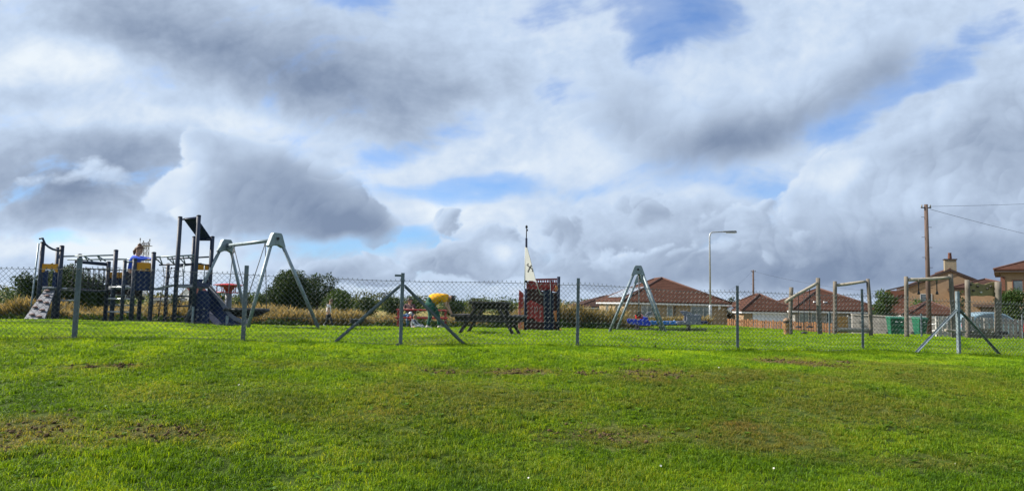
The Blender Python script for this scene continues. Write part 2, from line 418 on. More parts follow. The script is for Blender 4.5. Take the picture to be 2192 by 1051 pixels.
def make_ground():
    xs = axis(-1500, 1500, -34, 34, 0.4); ys = axis(-30, 3000, 0, 64, 0.4)
    XX, YY = np.meshgrid(xs, ys); ZZ = G(XX, YY)
    nx, ny = len(xs), len(ys); i = np.arange(nx * ny).reshape(ny, nx)
    quads = np.stack([i[:-1, :-1], i[:-1, 1:], i[1:, 1:], i[1:, :-1]], -1).reshape(-1, 4)
    m, t, bs, pos = new_mat('turf_soil')
    a = t.noise(pos, 0.8, 8, 0.65); b = t.noise(pos, 26, 8, 0.8)
    c = t.ramp(t.m('ADD', a, t.m('MULTIPLY', t.m('SUBTRACT', b, 0.5), 1.6)), [(0.2, (0.012, 0.022, 0.004)), (0.5, (0.05, 0.085, 0.010)), (0.8, (0.15, 0.16, 0.035))])
    at_ = t.new('ShaderNodeAttribute', attribute_name='bare')
    soil = t.ramp(b, [(0.3, (0.06, 0.042, 0.020)), (0.7, (0.18, 0.13, 0.065))])
    c = t.mix(at_.outputs['Fac'], c, soil)
    # the uncut field beyond the park
    sep = t.new('ShaderNodeSeparateXYZ'); t.put(sep.inputs[0], pos)
    fieldm = t.step(t.m('ADD', sep.outputs[1], t.m('MULTIPLY', a, 4)), 33, 39)
    fc = t.ramp(t.noise(pos, 0.05, 6, 0.6), [(0.35, (0.12, 0.13, 0.035)), (0.6, (0.25, 0.19, 0.07))])
    c = t.mix(fieldm, c, fc)
    t.put(bs.inputs['Base Color'], c); bs.inputs['Roughness'].default_value = 0.95; bs.inputs['Specular IOR Level'].default_value = 0.1
    bp = t.new('ShaderNodeBump'); bp.inputs['Distance'].default_value = 0.02; t.put(bp.inputs['Height'], b); t.l.new(bp.outputs[0], bs.inputs['Normal'])
    bare, _ = wear(XX.ravel(), YY.ravel())
    o = np_mesh('ground', np.stack([XX, YY, ZZ], -1), quads, None, m, attrs={'bare': bare})
    o.data.polygons.foreach_set('use_smooth', np.ones(len(o.data.polygons), bool))
    return tag(o, kind='structure')
make_ground()

def leaf_mat(name, stops, nscale=0.7, trans=0.35, rough=0.55, extra=None, amp=0.75, mid=0.375):
    """leaf and blade material: colour by clump and by leaf, light passes through"""
    m, t, bs, pos = new_mat(name)
    n = t.noise(pos, nscale, 6, 0.65)
    at_ = t.new('ShaderNodeAttribute', attribute_name='tint')
    k = t.m('ADD', t.m('ADD', t.m('MULTIPLY', t.m('SUBTRACT', n, 0.5), amp), mid), t.m('MULTIPLY', t.m('SUBTRACT', at_.outputs['Fac'], 0.5), 0.55))
    c = t.ramp(k, stops)
    if extra: c = extra(t, c, pos, at_.outputs['Fac'])
    t.put(bs.inputs['Base Color'], c); bs.inputs['Roughness'].default_value = rough; bs.inputs['Specular IOR Level'].default_value = 0.25
    tr = t.new('ShaderNodeBsdfTranslucent'); t.put(tr.inputs[0], t.mix(1.0, c, (1.35, 1.15, 0.7), 'MULTIPLY'))
    mx = t.new('ShaderNodeMixShader'); mx.inputs[0].default_value = trans
    out = m.node_tree.nodes['Material Output']
    t.l.new(bs.outputs[0], mx.inputs[1]); t.l.new(tr.outputs[0], mx.inputs[2]); t.l.new(mx.outputs[0], out.inputs[0])
    return m

def scatter(name, protos, pts, rots, scls, extra, material, kind='stuff'):
    """one object: the mesh holds the tuft shapes and the points where they grow; geometry nodes sets them out"""
    V = []; Q = []; T = []; pid = []; tint = []; b = 0
    for i, (v, q, tr, ti) in enumerate(protos):
        V.append(v); pid += [i + 1] * len(v); tint.append(ti)
        if len(q): Q.append(np.asarray(q) + b)
        if len(tr): T.append(np.asarray(tr) + b)
        b += len(v)
    n0 = b; n = len(pts)
    V.append(pts); V = np.concatenate(V)
    Q = np.concatenate(Q) if Q else None; T = np.concatenate(T) if T else None
    o = np_mesh(name, V, Q, T, material)
    me = o.data
    def attr(k, typ, arr, f='value'):
        a = me.attributes.new(k, typ, 'POINT'); a.data.foreach_set(f, np.ascontiguousarray(arr).ravel())
    attr('pid', 'INT', np.concatenate([np.array(pid), np.zeros(n)]).astype(np.int32))
    attr('tint', 'FLOAT', np.concatenate(tint + [np.zeros(n)]).astype(np.float32))
    attr('rot', 'FLOAT_VECTOR', np.concatenate([np.zeros((n0, 3)), rots]).astype(np.float32), 'vector')
    attr('scl', 'FLOAT_VECTOR', np.concatenate([np.ones((n0, 3)), scls]).astype(np.float32), 'vector')
    attr('sort', 'INT', np.concatenate([np.zeros(n0), rng.integers(0, len(protos), n)]).astype(np.int32))
    for k, a in extra.items(): attr(k, 'FLOAT', np.concatenate([np.zeros(n0), a]).astype(np.float32))
    ng = bpy.data.node_groups.new(name + '_growth', 'GeometryNodeTree')
    ng.interface.new_socket('Geometry', in_out='INPUT', socket_type='NodeSocketGeometry')
    ng.interface.new_socket('Geometry', in_out='OUTPUT', socket_type='NodeSocketGeometry')
    N = ng.nodes; L = ng.links
    gi = N.new('NodeGroupInput'); go = N.new('NodeGroupOutput')
    def named(k, typ):
        q = N.new('GeometryNodeInputNamedAttribute'); q.data_type = typ; q.inputs[0].default_value = k; return q.outputs[0]
    pidn = named('pid', 'INT')
    def sel(i):
        c = N.new('FunctionNodeCompare'); c.data_type = 'INT'; c.operation = 'EQUAL'
        ii = [s_ for s_ in c.inputs if s_.type == 'INT']; L.new(pidn, ii[0]); ii[1].default_value = i
        s_ = N.new('GeometryNodeSeparateGeometry'); s_.domain = 'POINT'; L.new(gi.outputs[0], s_.inputs[0]); L.new(c.outputs[0], s_.inputs[1])
        return s_.outputs[0]
    g2i = N.new('GeometryNodeGeometryToInstance')
    for i in reversed(range(len(protos))): L.new(sel(i + 1), g2i.inputs[0])
    ip = N.new('GeometryNodeInstanceOnPoints'); L.new(sel(0), ip.inputs['Points']); L.new(g2i.outputs[0], ip.inputs['Instance'])
    ip.inputs['Pick Instance'].default_value = True
    L.new(named('sort', 'INT'), ip.inputs['Instance Index']); L.new(named('rot', 'FLOAT_VECTOR'), ip.inputs['Rotation']); L.new(named('scl', 'FLOAT_VECTOR'), ip.inputs['Scale'])
    L.new(ip.outputs[0], go.inputs[0])
    mod = o.modifiers.new('growth', 'NODES'); mod.node_group = ng
    return tag(o, kind=kind)

def blade_tuft(n, rad, h, w, lean, seed, droop=0.5, hv=0.45):
    r = np.random.default_rng(seed); V = []; Q = []; T = []; ti = []
    for i in range(n):
        a = r.random() * 6.283; q = rad * math.sqrt(r.random()); x, y = q * math.cos(a), q * math.sin(a)
        d = r.random() * 6.283; L = lean * (0.3 + r.random()); hh = h * (1 - hv + 2 * hv * r.random()); ww = w * (0.7 + 0.6 * r.random())
        dx, dy = math.cos(d), math.sin(d); f = r.random() * 6.283; sx, sy = math.cos(f) * ww / 2, math.sin(f) * ww / 2
        b = len(V)
        m = np.array([x + dx * L * hh * .35, y + dy * L * hh * .35, hh * .6]); e = np.array([x + dx * L * hh, y + dy * L * hh, hh * (1 - droop * L * .5)])
        V += [(x - sx, y - sy, -.02), (x + sx, y + sy, -.02), (m[0] + sx * .8, m[1] + sy * .8, m[2]), (m[0] - sx * .8, m[1] - sy * .8, m[2]), tuple(e)]
        Q.append((b, b + 1, b + 2, b + 3)); T.append((b + 3, b + 2, b + 4)); ti += [r.random()] * 5
    return np.array(V), Q, T, np.array(ti)

def band(y0, y1, dens, margin=2.5, k=0.80):
    A = 0.5 * ((y1 + margin / k) ** 2 - (y0 + margin / k) ** 2) * 2 * k
    n = int(A * dens * 1.05); y = np.sqrt(rng.random(n) * ((y1 + margin / k) ** 2 - (y0 + margin / k) ** 2) + (y0 + margin / k) ** 2) - margin / k
    x = (rng.random(n) * 2 - 1) * (k * y + margin)
    return x, y

def make_lawn():
    P = []; S = []
    for y0, y1, dens, s in [(3.4, 9.5, 300, 1.0), (9.5, 14.5, 180, 1.1), (14.5, 21, 75, 1.35), (21, 36, 40, 1.8)]:
        x, y = band(y0, y1, dens)
        P.append(np.stack([x, y], 1)); S.append(np.full(len(x), s))
    P = np.concatenate(P); S = np.concatenate(S); x, y = P[:, 0], P[:, 1]
    bare, straw = wear(x, y)
    edge = 31.5 + 0.6 * fbm(x * 0.6, y * 0, 3, 0.5, 2.0)
    far_ok = (y < edge) | (x > 6.5)
    mat_zone = (x > -12.2) & (x < -4.7) & (y > 16.9) & (y < 19.3)
    keep = (rng.random(len(x)) > bare * 0.68) & far_ok & ~mat_zone
    x, y, S, bare, straw = x[keep], y[keep], S[keep], bare[keep], straw[keep]
    z = G(x, y)
    lush = fbm(x * 0.9, y * 0.9, 5, 0.6, 30.0)
    h = S * np.clip(0.85 + 0.9 * lush - 0.30 * straw - 0.40 * bare, 0.55, 1.8) * (0.8 + 0.4 * rng.random(len(x)))
    h *= np.where(y < 6.2, 1.25, 1.0)
    h *= np.where(np.abs(y - 11.93 - 0.2 * x + 0.05 * np.sin(3 * x)) < 0.13, 1.0 + 1.5 * rng.random(len(x)), 1.0)     # the mower misses the strip under the netting
    n = len(x)
    rot = np.stack([rng.normal(0, 0.08, n), rng.normal(0, 0.08, n), rng.random(n) * 6.283], 1)
    scl = np.stack([S, S, h], 1)
    def extra(t, c, pos, tint):
        a = t.new('ShaderNodeAttribute', attribute_name='straw', attribute_type='INSTANCER').outputs['Fac']
        mw = t.new('ShaderNodeAttribute', attribute_name='mown_backlit', attribute_type='INSTANCER').outputs['Fac']   # mown yellow-green, plus the far lawn's backlit brightness put into the colour
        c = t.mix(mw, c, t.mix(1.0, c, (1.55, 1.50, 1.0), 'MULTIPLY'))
        k = t.m('MULTIPLY', a, t.step(t.m('ADD', tint, t.m('MULTIPLY', a, 0.5)), 0.35, 0.95))
        c = t.mix(k, c, t.ramp(tint, [(0.0, (0.12, 0.115, 0.022)), (1.0, (0.32, 0.26, 0.075))]))
        return c
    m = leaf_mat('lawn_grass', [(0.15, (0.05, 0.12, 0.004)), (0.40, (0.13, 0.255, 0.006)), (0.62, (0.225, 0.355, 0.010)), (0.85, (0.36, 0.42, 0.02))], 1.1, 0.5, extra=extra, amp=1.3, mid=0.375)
    protos = [blade_tuft(38, 0.062, 0.037, 0.0050, 1.25, 100 + i) for i in range(8)]
    mown_backlit = sm((y - 6.8) / 5.0) * (0.8 + 0.5 * fbm(x * .3, y * .3, 4, .6, 61))  # rises with distance: painted backlight on the far lawn together with the mown tone
    scatter('lawn_grass', protos, np.stack([x, y, z], 1), rot, scl, {'straw': np.maximum(straw, .85 * bare), 'mown_backlit': mown_backlit}, m)
make_lawn()

# broad low weeds in the turf (clover, plantain), and the small white flowers and loose clods that dot it
def rosette(seed, n, L, W):
    r = np.random.default_rng(seed); V = []; Q = []; T = []; ti = []
    for i in range(n):
        a = 6.283 * i / n + r.random(); l = L * (0.6 + 0.6 * r.random()); w = W * (0.7 + .6 * r.random()); up = 0.25 + 0.5 * r.random()
        d = np.array([math.cos(a), math.sin(a), 0]); s = np.array([-math.sin(a), math.cos(a), 0]); b = len(V)
        V += [(0, 0, 0), tuple(d * l * .45 + s * w / 2 + np.array([0, 0, l * up * .6])), tuple(d * l + np.array([0, 0, l * up * .7])), tuple(d * l * .45 - s * w / 2 + np.array([0, 0, l * up * .6]))]
        Q.append((b, b + 1, b + 2, b + 3)); ti += [r.random()] * 4
    return np.array(V), Q, T, np.array(ti)
def make_weeds():
    x, y = band(3.4, 12.5, 20)
    k = fbm(x * 0.7, y * 0.7, 4, 0.6, 50.0) + 0.25 * rng.random(len(x)) > 0.12
    x, y = x[k], y[k]; n = len(x)
    s = 0.6 + 0.8 * rng.random(n)
    m = leaf_mat('weed_leaf', [(0.2, (0.05, 0.13, 0.008)), (0.6, (0.12, 0.23, 0.012)), (0.9, (0.20, 0.30, 0.02))], 1.5, 0.3)
    scatter('lawn_weeds', [rosette(i, 7 + i, 0.036, 0.015) for i in range(4)], np.stack([x, y, G(x, y) + 0.006], 1), np.stack([rng.normal(0, .1, n), rng.normal(0, .1, n), rng.random(n) * 6.28], 1), np.stack([s, s, s], 1), {}, m)
    # daisies
    x, y = band(4.2, 11.5, 0.7); k = (fbm(x * 0.4, y * 0.4, 3, 0.5, 70) > 0.02) | (rng.random(len(x)) < 0.12); x, y = x[k], y[k]; n = len(x)
    V = [(0, 0, 0.0)]; T = []
    for i in range(10):
        a = 6.283 * i / 10; rr = 0.013 if i % 2 else 0.009; V.append((rr * math.cos(a), rr * math.sin(a), 0.002))
    for i in range(10): T.append((0, 1 + i, 1 + (i + 1) % 10))
    s = 0.5 + 0.4 * rng.random(n)
    scatter('daisies', [(np.array(V), [], T, np.zeros(11))], np.stack([x, y, G(x, y) + 0.055], 1), np.stack([rng.normal(0.35, .3, n), rng.normal(0, .3, n), rng.random(n) * 6.28], 1), np.stack([s, s, s], 1), {}, mat('petal', (0.62, 0.61, 0.54), 0.6))
    # clods of dug earth on the bare patches
    pts = []; 
    for cx, cy, rx, ry, b, s_ in PATCH:
        if b < 0.5: continue
        n = int(420 * rx * max(ry, .3) * b) + 30
        pts.append(np.stack([cx + rng.normal(0, rx * .45, n), cy + rng.normal(0, ry * .5, n)], 1))
    pts = np.concatenate(pts); x, y = pts[:, 0], pts[:, 1]; n = len(x)
    pr = []
    for i in range(4):
        mb = MB(); mb.ball((0, 0, 0.004), (0.017, 0.016, 0.010), 7, 5); v = np.array(mb.v); v = v * (1 + 0.35 * np.random.default_rng(i).normal(0, 1, v.shape) * 0.5)
        Q = [f for f in mb.f if len(f) == 4]; pr.append((v, Q, [], np.full(len(v), 0.5)))
    s = 0.4 + 1.1 * rng.random(n) ** 2
    scatter('dug_earth', pr, np.stack([x, y, G(x, y) + 0.006], 1), np.stack([rng.random(n), rng.random(n), rng.random(n) * 6.28], 1), np.stack([s, s, s], 1), {}, mat('clod', (0.095, 0.066, 0.036), 0.95, var=0.4, scale=30, spec=0.05))
make_weeds()

# ------------------------------------------------------------------ tall dry grass and bramble along the edge of the field
def stalk_tuft(seed, n=16, rad=0.16, h=1.0):
    r = np.random.default_rng(seed); V = []; Q = []; T = []; ti = []
    for i in range(n):
        a = r.random() * 6.283; q = rad * math.sqrt(r.random()); x, y = q * math.cos(a), q * math.sin(a)
        d = r.normal(0.4, 1.1); L = 0.12 + 0.28 * r.random(); hh = h * (0.55 + 0.5 * r.random()); w = 0.010
        dx, dy = math.cos(d), math.sin(d); f = r.random() * 3.14; c, s = math.cos(f), math.sin(f); tt = r.random()
        P = [(x, y, -.05), (x + dx * L * hh * .25, y + dy * L * hh * .25, hh * .55), (x + dx * L * hh * .7, y + dy * L * hh * .7, hh * .88), (x + dx * L * hh * 1.1, y + dy * L * hh * 1.1, hh)]
        W = [w, w * .8, w * (1.9 if tt > .45 else .7), w * .5]
        b = len(V)
        for p, ww in zip(P, W): V += [(p[0] - c * ww, p[1] - s * ww, p[2]), (p[0] + c * ww, p[1] + s * ww, p[2])]
        for j in range(3): Q.append((b + 2 * j, b + 2 * j + 1, b + 2 * j + 3, b + 2 * j + 2))
        ti += [tt] * 8
    return np.array(V), Q, T, np.array(ti)
def gx_px(px, y): return (px - 1096) / 1500 * y
def make_meadow():
    n = 13000
    y = 31.6 + 6.5 * rng.random(n) ** 1.5; u = -250 + rng.random(n) * 1590
    x = (u - 1096) / 1500 * y
    tall = fbm(x * 0.25, y * 0.25, 4, 0.6, 5.0)
    gap = fbm(x * 0.5, y * 0.5, 3, 0.6, 90.0)
    keep = (gap + 0.35 > 0.4 * rng.random(n)) & ~((u > 1340))
    x, y, tall, u = x[keep], y[keep], tall[keep], u[keep]; n = len(x)
    hh = (0.74 + 1.0 * tall) * (0.65 + 0.5 * rng.random(n)) * np.where(u < 330, 0.9, 1.0) * np.where((u > 780) & (u < 1105), 0.62, 1.0) * np.where(u > 1190, 1.15, 1.0)
    x2 = 6.0 + rng.random(700) * 4.4; y2 = 36.5 + rng.random(700) * 2.5
    x = np.concatenate([x, x2]); y = np.concatenate([y, y2]); hh = np.concatenate([hh, 0.32 + 0.30 * rng.random(700)]); n = len(x)
    m = leaf_mat('dry_grass', [(0.15, (0.065, 0.075, 0.022)), (0.38, (0.18, 0.145, 0.055)), (0.6, (0.33, 0.26, 0.125)), (0.9, (0.50, 0.42, 0.24))], 0.35, 0.4)
    scatter('tall_dry_grass', [stalk_tuft(200 + i) for i in range(8)], np.stack([x, y, G(x, y)], 1), np.stack([rng.normal(0, .06, n), rng.normal(0, .06, n), rng.random(n) * 6.28], 1), np.stack([np.full(n, 1.0), np.full(n, 1.0), hh], 1), {}, m)
    # green undergrowth at its foot
    n = 5500
    y = 31.2 + 2.4 * rng.random(n) ** 1.6; u = -250 + rng.random(n) * 1650; x = (u - 1096) / 1500 * y
    q = fbm(x * 0.5, y * 0.3, 4, 0.6, 44.0); keep = (q + 0.28 > rng.random(n) * 0.55) & ((u < 1330) | (rng.random(n) < .5)); x, y, q, u = x[keep], y[keep], q[keep], u[keep]; n = len(x)
    y2 = 29.3 + 2.0 * rng.random(1500); u2 = 1325 + 185 * rng.random(1500); x = np.concatenate([x, (u2 - 1096) / 1500 * y2]); y = np.concatenate([y, y2]); q = np.concatenate([q, 0.0 * u2]); u = np.concatenate([u, u2]); n = len(x)
    s = (0.65 + 1.1 * np.clip(q + .2, 0, 1)) * (0.6 + 0.7 * rng.random(n)) * np.where(u > 1300, 0.42, 1.0)
    m = leaf_mat('undergrowth', [(0.2, (0.018, 0.045, 0.008)), (0.5, (0.045, 0.085, 0.016)), (0.85, (0.10, 0.13, 0.03))], 0.5, 0.3)
    def bram(seed):
        r = np.random.default_rng(seed); V = []; Q = []; ti = []
        for i in range(26):
            c = np.array([r.normal(0, .13), r.normal(0, .13), abs(r.normal(0.14, .09))]); a = r.normal(0, 1, 3); a /= np.linalg.norm(a); b_ = np.cross(a, r.normal(0, 1, 3)); b_ /= np.linalg.norm(b_); L = 0.055 * (0.6 + .8 * r.random()); b = len(V)
            V += [tuple(c - a * L), tuple(c + b_ * L * .5), tuple(c + a * L), tuple(c - b_ * L * .5)]; Q.append((b, b + 1, b + 2, b + 3)); ti += [r.random()] * 4
        return np.array(V), Q, [], np.array(ti)
    scatter('bramble_undergrowth', [bram(i) for i in range(6)], np.stack([x, y, G(x, y)], 1), np.stack([np.zeros(n), np.zeros(n), rng.random(n) * 6.28], 1), np.stack([s, s, s], 1), {}, m)
make_meadow()
# ------------------------------------------------------------------ materials for the play ground
GALV = mat('galvanised_steel', (0.20, 0.25, 0.28), 0.5, 0.35, 0.22, 9, 0.15, 60, dirt=(0.16, 0.17, 0.16), damt=0.5)
FPOST = mat('painted_fence_steel', (0.115, 0.15, 0.17), 0.55, 0.25, 0.25, 8, 0.2, 50, dirt=(0.10, 0.085, 0.06), damt=0.4)
WIRE = mat('chain_link_wire', (0.085, 0.10, 0.10), 0.5, 0.35, 0.25, 5)
NAVY = mat('navy_post_paint', (0.022, 0.032, 0.058), 0.55, 0.0, 0.25, 5, 0.05, dirt=(0.09, 0.09, 0.10), damt=0.25, spec=.25)
NAVYP = mat('navy_panel', (0.010, 0.022, 0.075), 0.6, 0.0, 0.2, 3, dirt=(0.04, 0.05, 0.09), damt=0.4, spec=.2)
YEL = mat('ochre_panel', (0.50, 0.225, 0.012), 0.55, 0.0, 0.12, 3, dirt=(0.25, 0.15, 0.03), damt=0.3)
GREYP = mat('grey_panel', (0.098, 0.11, 0.145), 0.5, 0.0, 0.15, 3, dirt=(0.2, 0.2, 0.22), damt=0.5)
HOLD = mat('climbing_hold', (0.23, 0.13, 0.12), 0.6, 0.0, 0.3, 20)
ROPE = mat('black_rope', (0.035, 0.035, 0.04), 0.9)
STEEL = mat('brushed_steel', (0.42, 0.44, 0.47), 0.35, 0.75, 0.15, 6)
DECK = mat('grey_deck', (0.22, 0.24, 0.27), 0.7, 0.0, 0.2, 8)
RED = mat('red_paint', (0.46, 0.020, 0.022), 0.42, 0.0, 0.2, 4, dirt=(0.25, 0.03, 0.03), damt=0.5)
RUST = mat('dull_red_tube', (0.09, 0.03, 0.04), 0.5)

# ------------------------------------------------------------------ chain link fence
def fence_pt(px, dz=0.0):
    u = (px - 1096) / 1500; Y = 11.9 / (1 - 0.2 * u); X = u * Y
    for _ in range(3):
        z = g(X, Y); p = at(px, 740, Y)
        # the column a ground point falls in depends a little on its height: iterate
        py = 740
        for _ in range(10):
            p = at(px, py, Y); py += (p.z - z) / Y * F
        X = p.x; Y = 11.9 + 0.2 * X
    return Vector((X, Y, g(X, Y) + dz))
def make_fence():
    base = fence_pt(857)
    root = empty('chain_link_fence', base, 0, 'chain link fence with steel posts and braced strainers across the cut grass', 'fence')
    dirv = Vector((1, 0.2, 0)).normalized(); nrm = Vector((-dirv.y, dirv.x, 0))
    cols = [(-235, 1.25, 0), (157, 1.235, 0), (519, 1.21, 0), (857, 1.20, 1), (1236, 1.185, 0), (1579, 1.18, 0), (1847.5, 1.17, 0), (2053, 1.235, 2), (2330, 1.2, 0)]
    rot = Matrix((dirv, nrm, Vector((0, 0, 1)))).transposed()
    P = []
    for i, (px, h, st) in enumerate(cols):
        p = fence_pt(px); P.append((p, h))
        mb = MB(base)
        w = 0.058
        if st:
            mb.box(p + Vector((0, 0, h / 2 - .1)), (w, w, h + .2), rot)
        else:   # rolled angle section
            mb.box(p + Vector((0, 0, h / 2 - .1)), (w, 0.007, h + .2), rot); mb.box(p + dirv * (w / 2 - .0035) + nrm * (w / 2 + 0.0036) + Vector((0, 0, h / 2 - .1)), (0.007, w, h + .2), rot)
        o = mb.build('post', FPOST if st != 2 else GALV, root, bevel=0.003)
        if st == 1:
            mb = MB(base); mb.box(p - dirv * 0.075 + Vector((0, 0, 1.155)), (0.11, 0.03, 0.035), rot).build('tension_arm', FPOST, root)
            mb = MB(base); mb.box(p - dirv * 0.09 + Vector((0, 0, 0.03)), (0.15, 0.05, 0.03), rot).build('foot_plate', FPOST, root)
    for px0, hh, pxl, pxr in ((857, 0.98, 703, 1003), (2053, 0.86, 1950, 2146)):
        p = fence_pt(px0)
        for pxf, s in ((pxl, -1), (pxr, 1)):
            f = fence_pt(pxf) - nrm * 0.03
            mb = MB(base); a = p + dirv * s * 0.045 + Vector((0, 0, hh)); b = f + Vector((0, 0, -0.06))
            e = (b - a).normalized(); up = nrm.cross(e)
            mb.beam(a, b, 0.006, 0.05, up); mb.beam(a + nrm * -0.026 + up * 0.0, b + nrm * -0.026, 0.05, 0.006, up)
            mb.box(a - e * 0.02, (0.05, 0.03, 0.03), rot)
            mb.build('brace', GALV if px0 > 2000 else FPOST, root)
    # wire netting, one panel between each two posts
    a, b = 0.0385, 0.0395
    rr = random.Random(3)
    for i in range(len(P) - 1):
        (p, h0), (q, h1) = P[i], P[i + 1]
        L = (q - p).length; n = int(round(L / a / 2)) * 2; aa = L / n
        mb = MB(base); ht = 1.10 if i < 6 else 1.07; rows = int(ht / b)
        ph = [rr.random() * 6.28 for _ in range(6)]
        def pos(c, r):
            t = c / n; s = math.sin(math.pi * t)
            w = 0.010 * math.sin(7 * t + ph[0]) + 0.006 * math.sin(17 * t + ph[1])
            gx = p + (q - p) * t
            z = gx.z * 0 + (g(gx.x, gx.y)) + 0.015 + r * b * ((ht - 0.035 * s + w * 1.2) / ht)
            bow = 0.035 * s * math.sin(math.pi * r / rows) * math.sin(3 * t + ph[2]) + 0.012 * math.sin(9 * t + r * .2 + ph[3])
            jit = 0.004 * math.sin(5.1 * c + 1.7 * r + ph[4]) + 0.003 * math.sin(2.3 * c - 2.9 * r)
            return Vector((gx.x, gx.y, z)) + dirv * jit + nrm * (-0.034 + bow)
        for k in range(n):
            pts = []
            for r in range(rows + 1):
                cc = k + ((r + k) & 1)
                pp = pos(cc, r) + nrm * (0.0026 if (cc == k) else -0.0026)
                pts.append(pp)
            if (rows + k) & 1 == 0 or True:
                cc = k + ((rows + k) & 1)
                pts.append(pts[-1] + Vector((0, 0, 0.022)) + dirv * (0.008 if cc == k else -0.008))
            mb.path(pts, 0.0034, 3, cap=False)
        mb.build('wire_netting', WIRE, root)
        mb = MB(base)
        for zz, rad in ((ht - 0.035, 0.0034), (0.42 if i > 1 else 0.29, 0.003), (0.05, 0.003)):
            pts = []
            for t in range(9):
                gx = p + (q - p) * (t / 8); pts.append(Vector((gx.x, gx.y, g(gx.x, gx.y) + zz - 0.02 * math.sin(math.pi * t / 8))) - nrm * 0.036)
            mb.path(pts, rad, 4, cap=False)
        mb.build('line_wire', WIRE, root)
make_fence()

# ------------------------------------------------------------------ rubber mat under the climbing frame
def make_matting():
    me = MB(); x0, x1, y0, y1 = -12.2, -4.7, 16.9, 19.3; nx, ny = 30, 10
    for i in range(nx + 1):
        for j in range(ny + 1):
            x = x0 + (x1 - x0) * i / nx; y = y0 + (y1 - y0) * j / ny
            wob = 0.06 * math.sin(3 * i + 2 * j) if i in (0, nx) or j in (0, ny) else 0
            me.v.append((x + wob, y + wob, g(x, y) + 0.022))
    for i in range(nx):
        for j in range(ny):
            q = i * (ny + 1) + j; me.f.append((q, q + ny + 1, q + ny + 2, q + 1)); me.s.append(True); me.m.append(0)
    o = me.build('safety_surface', mat('rubber_matting', (0.075, 0.085, 0.095), 0.9, 0, 0.3, 12, 0.4, 80, dirt=(0.09, 0.10, 0.05), damt=0.7))
    tag(o, kind='structure')
make_matting()

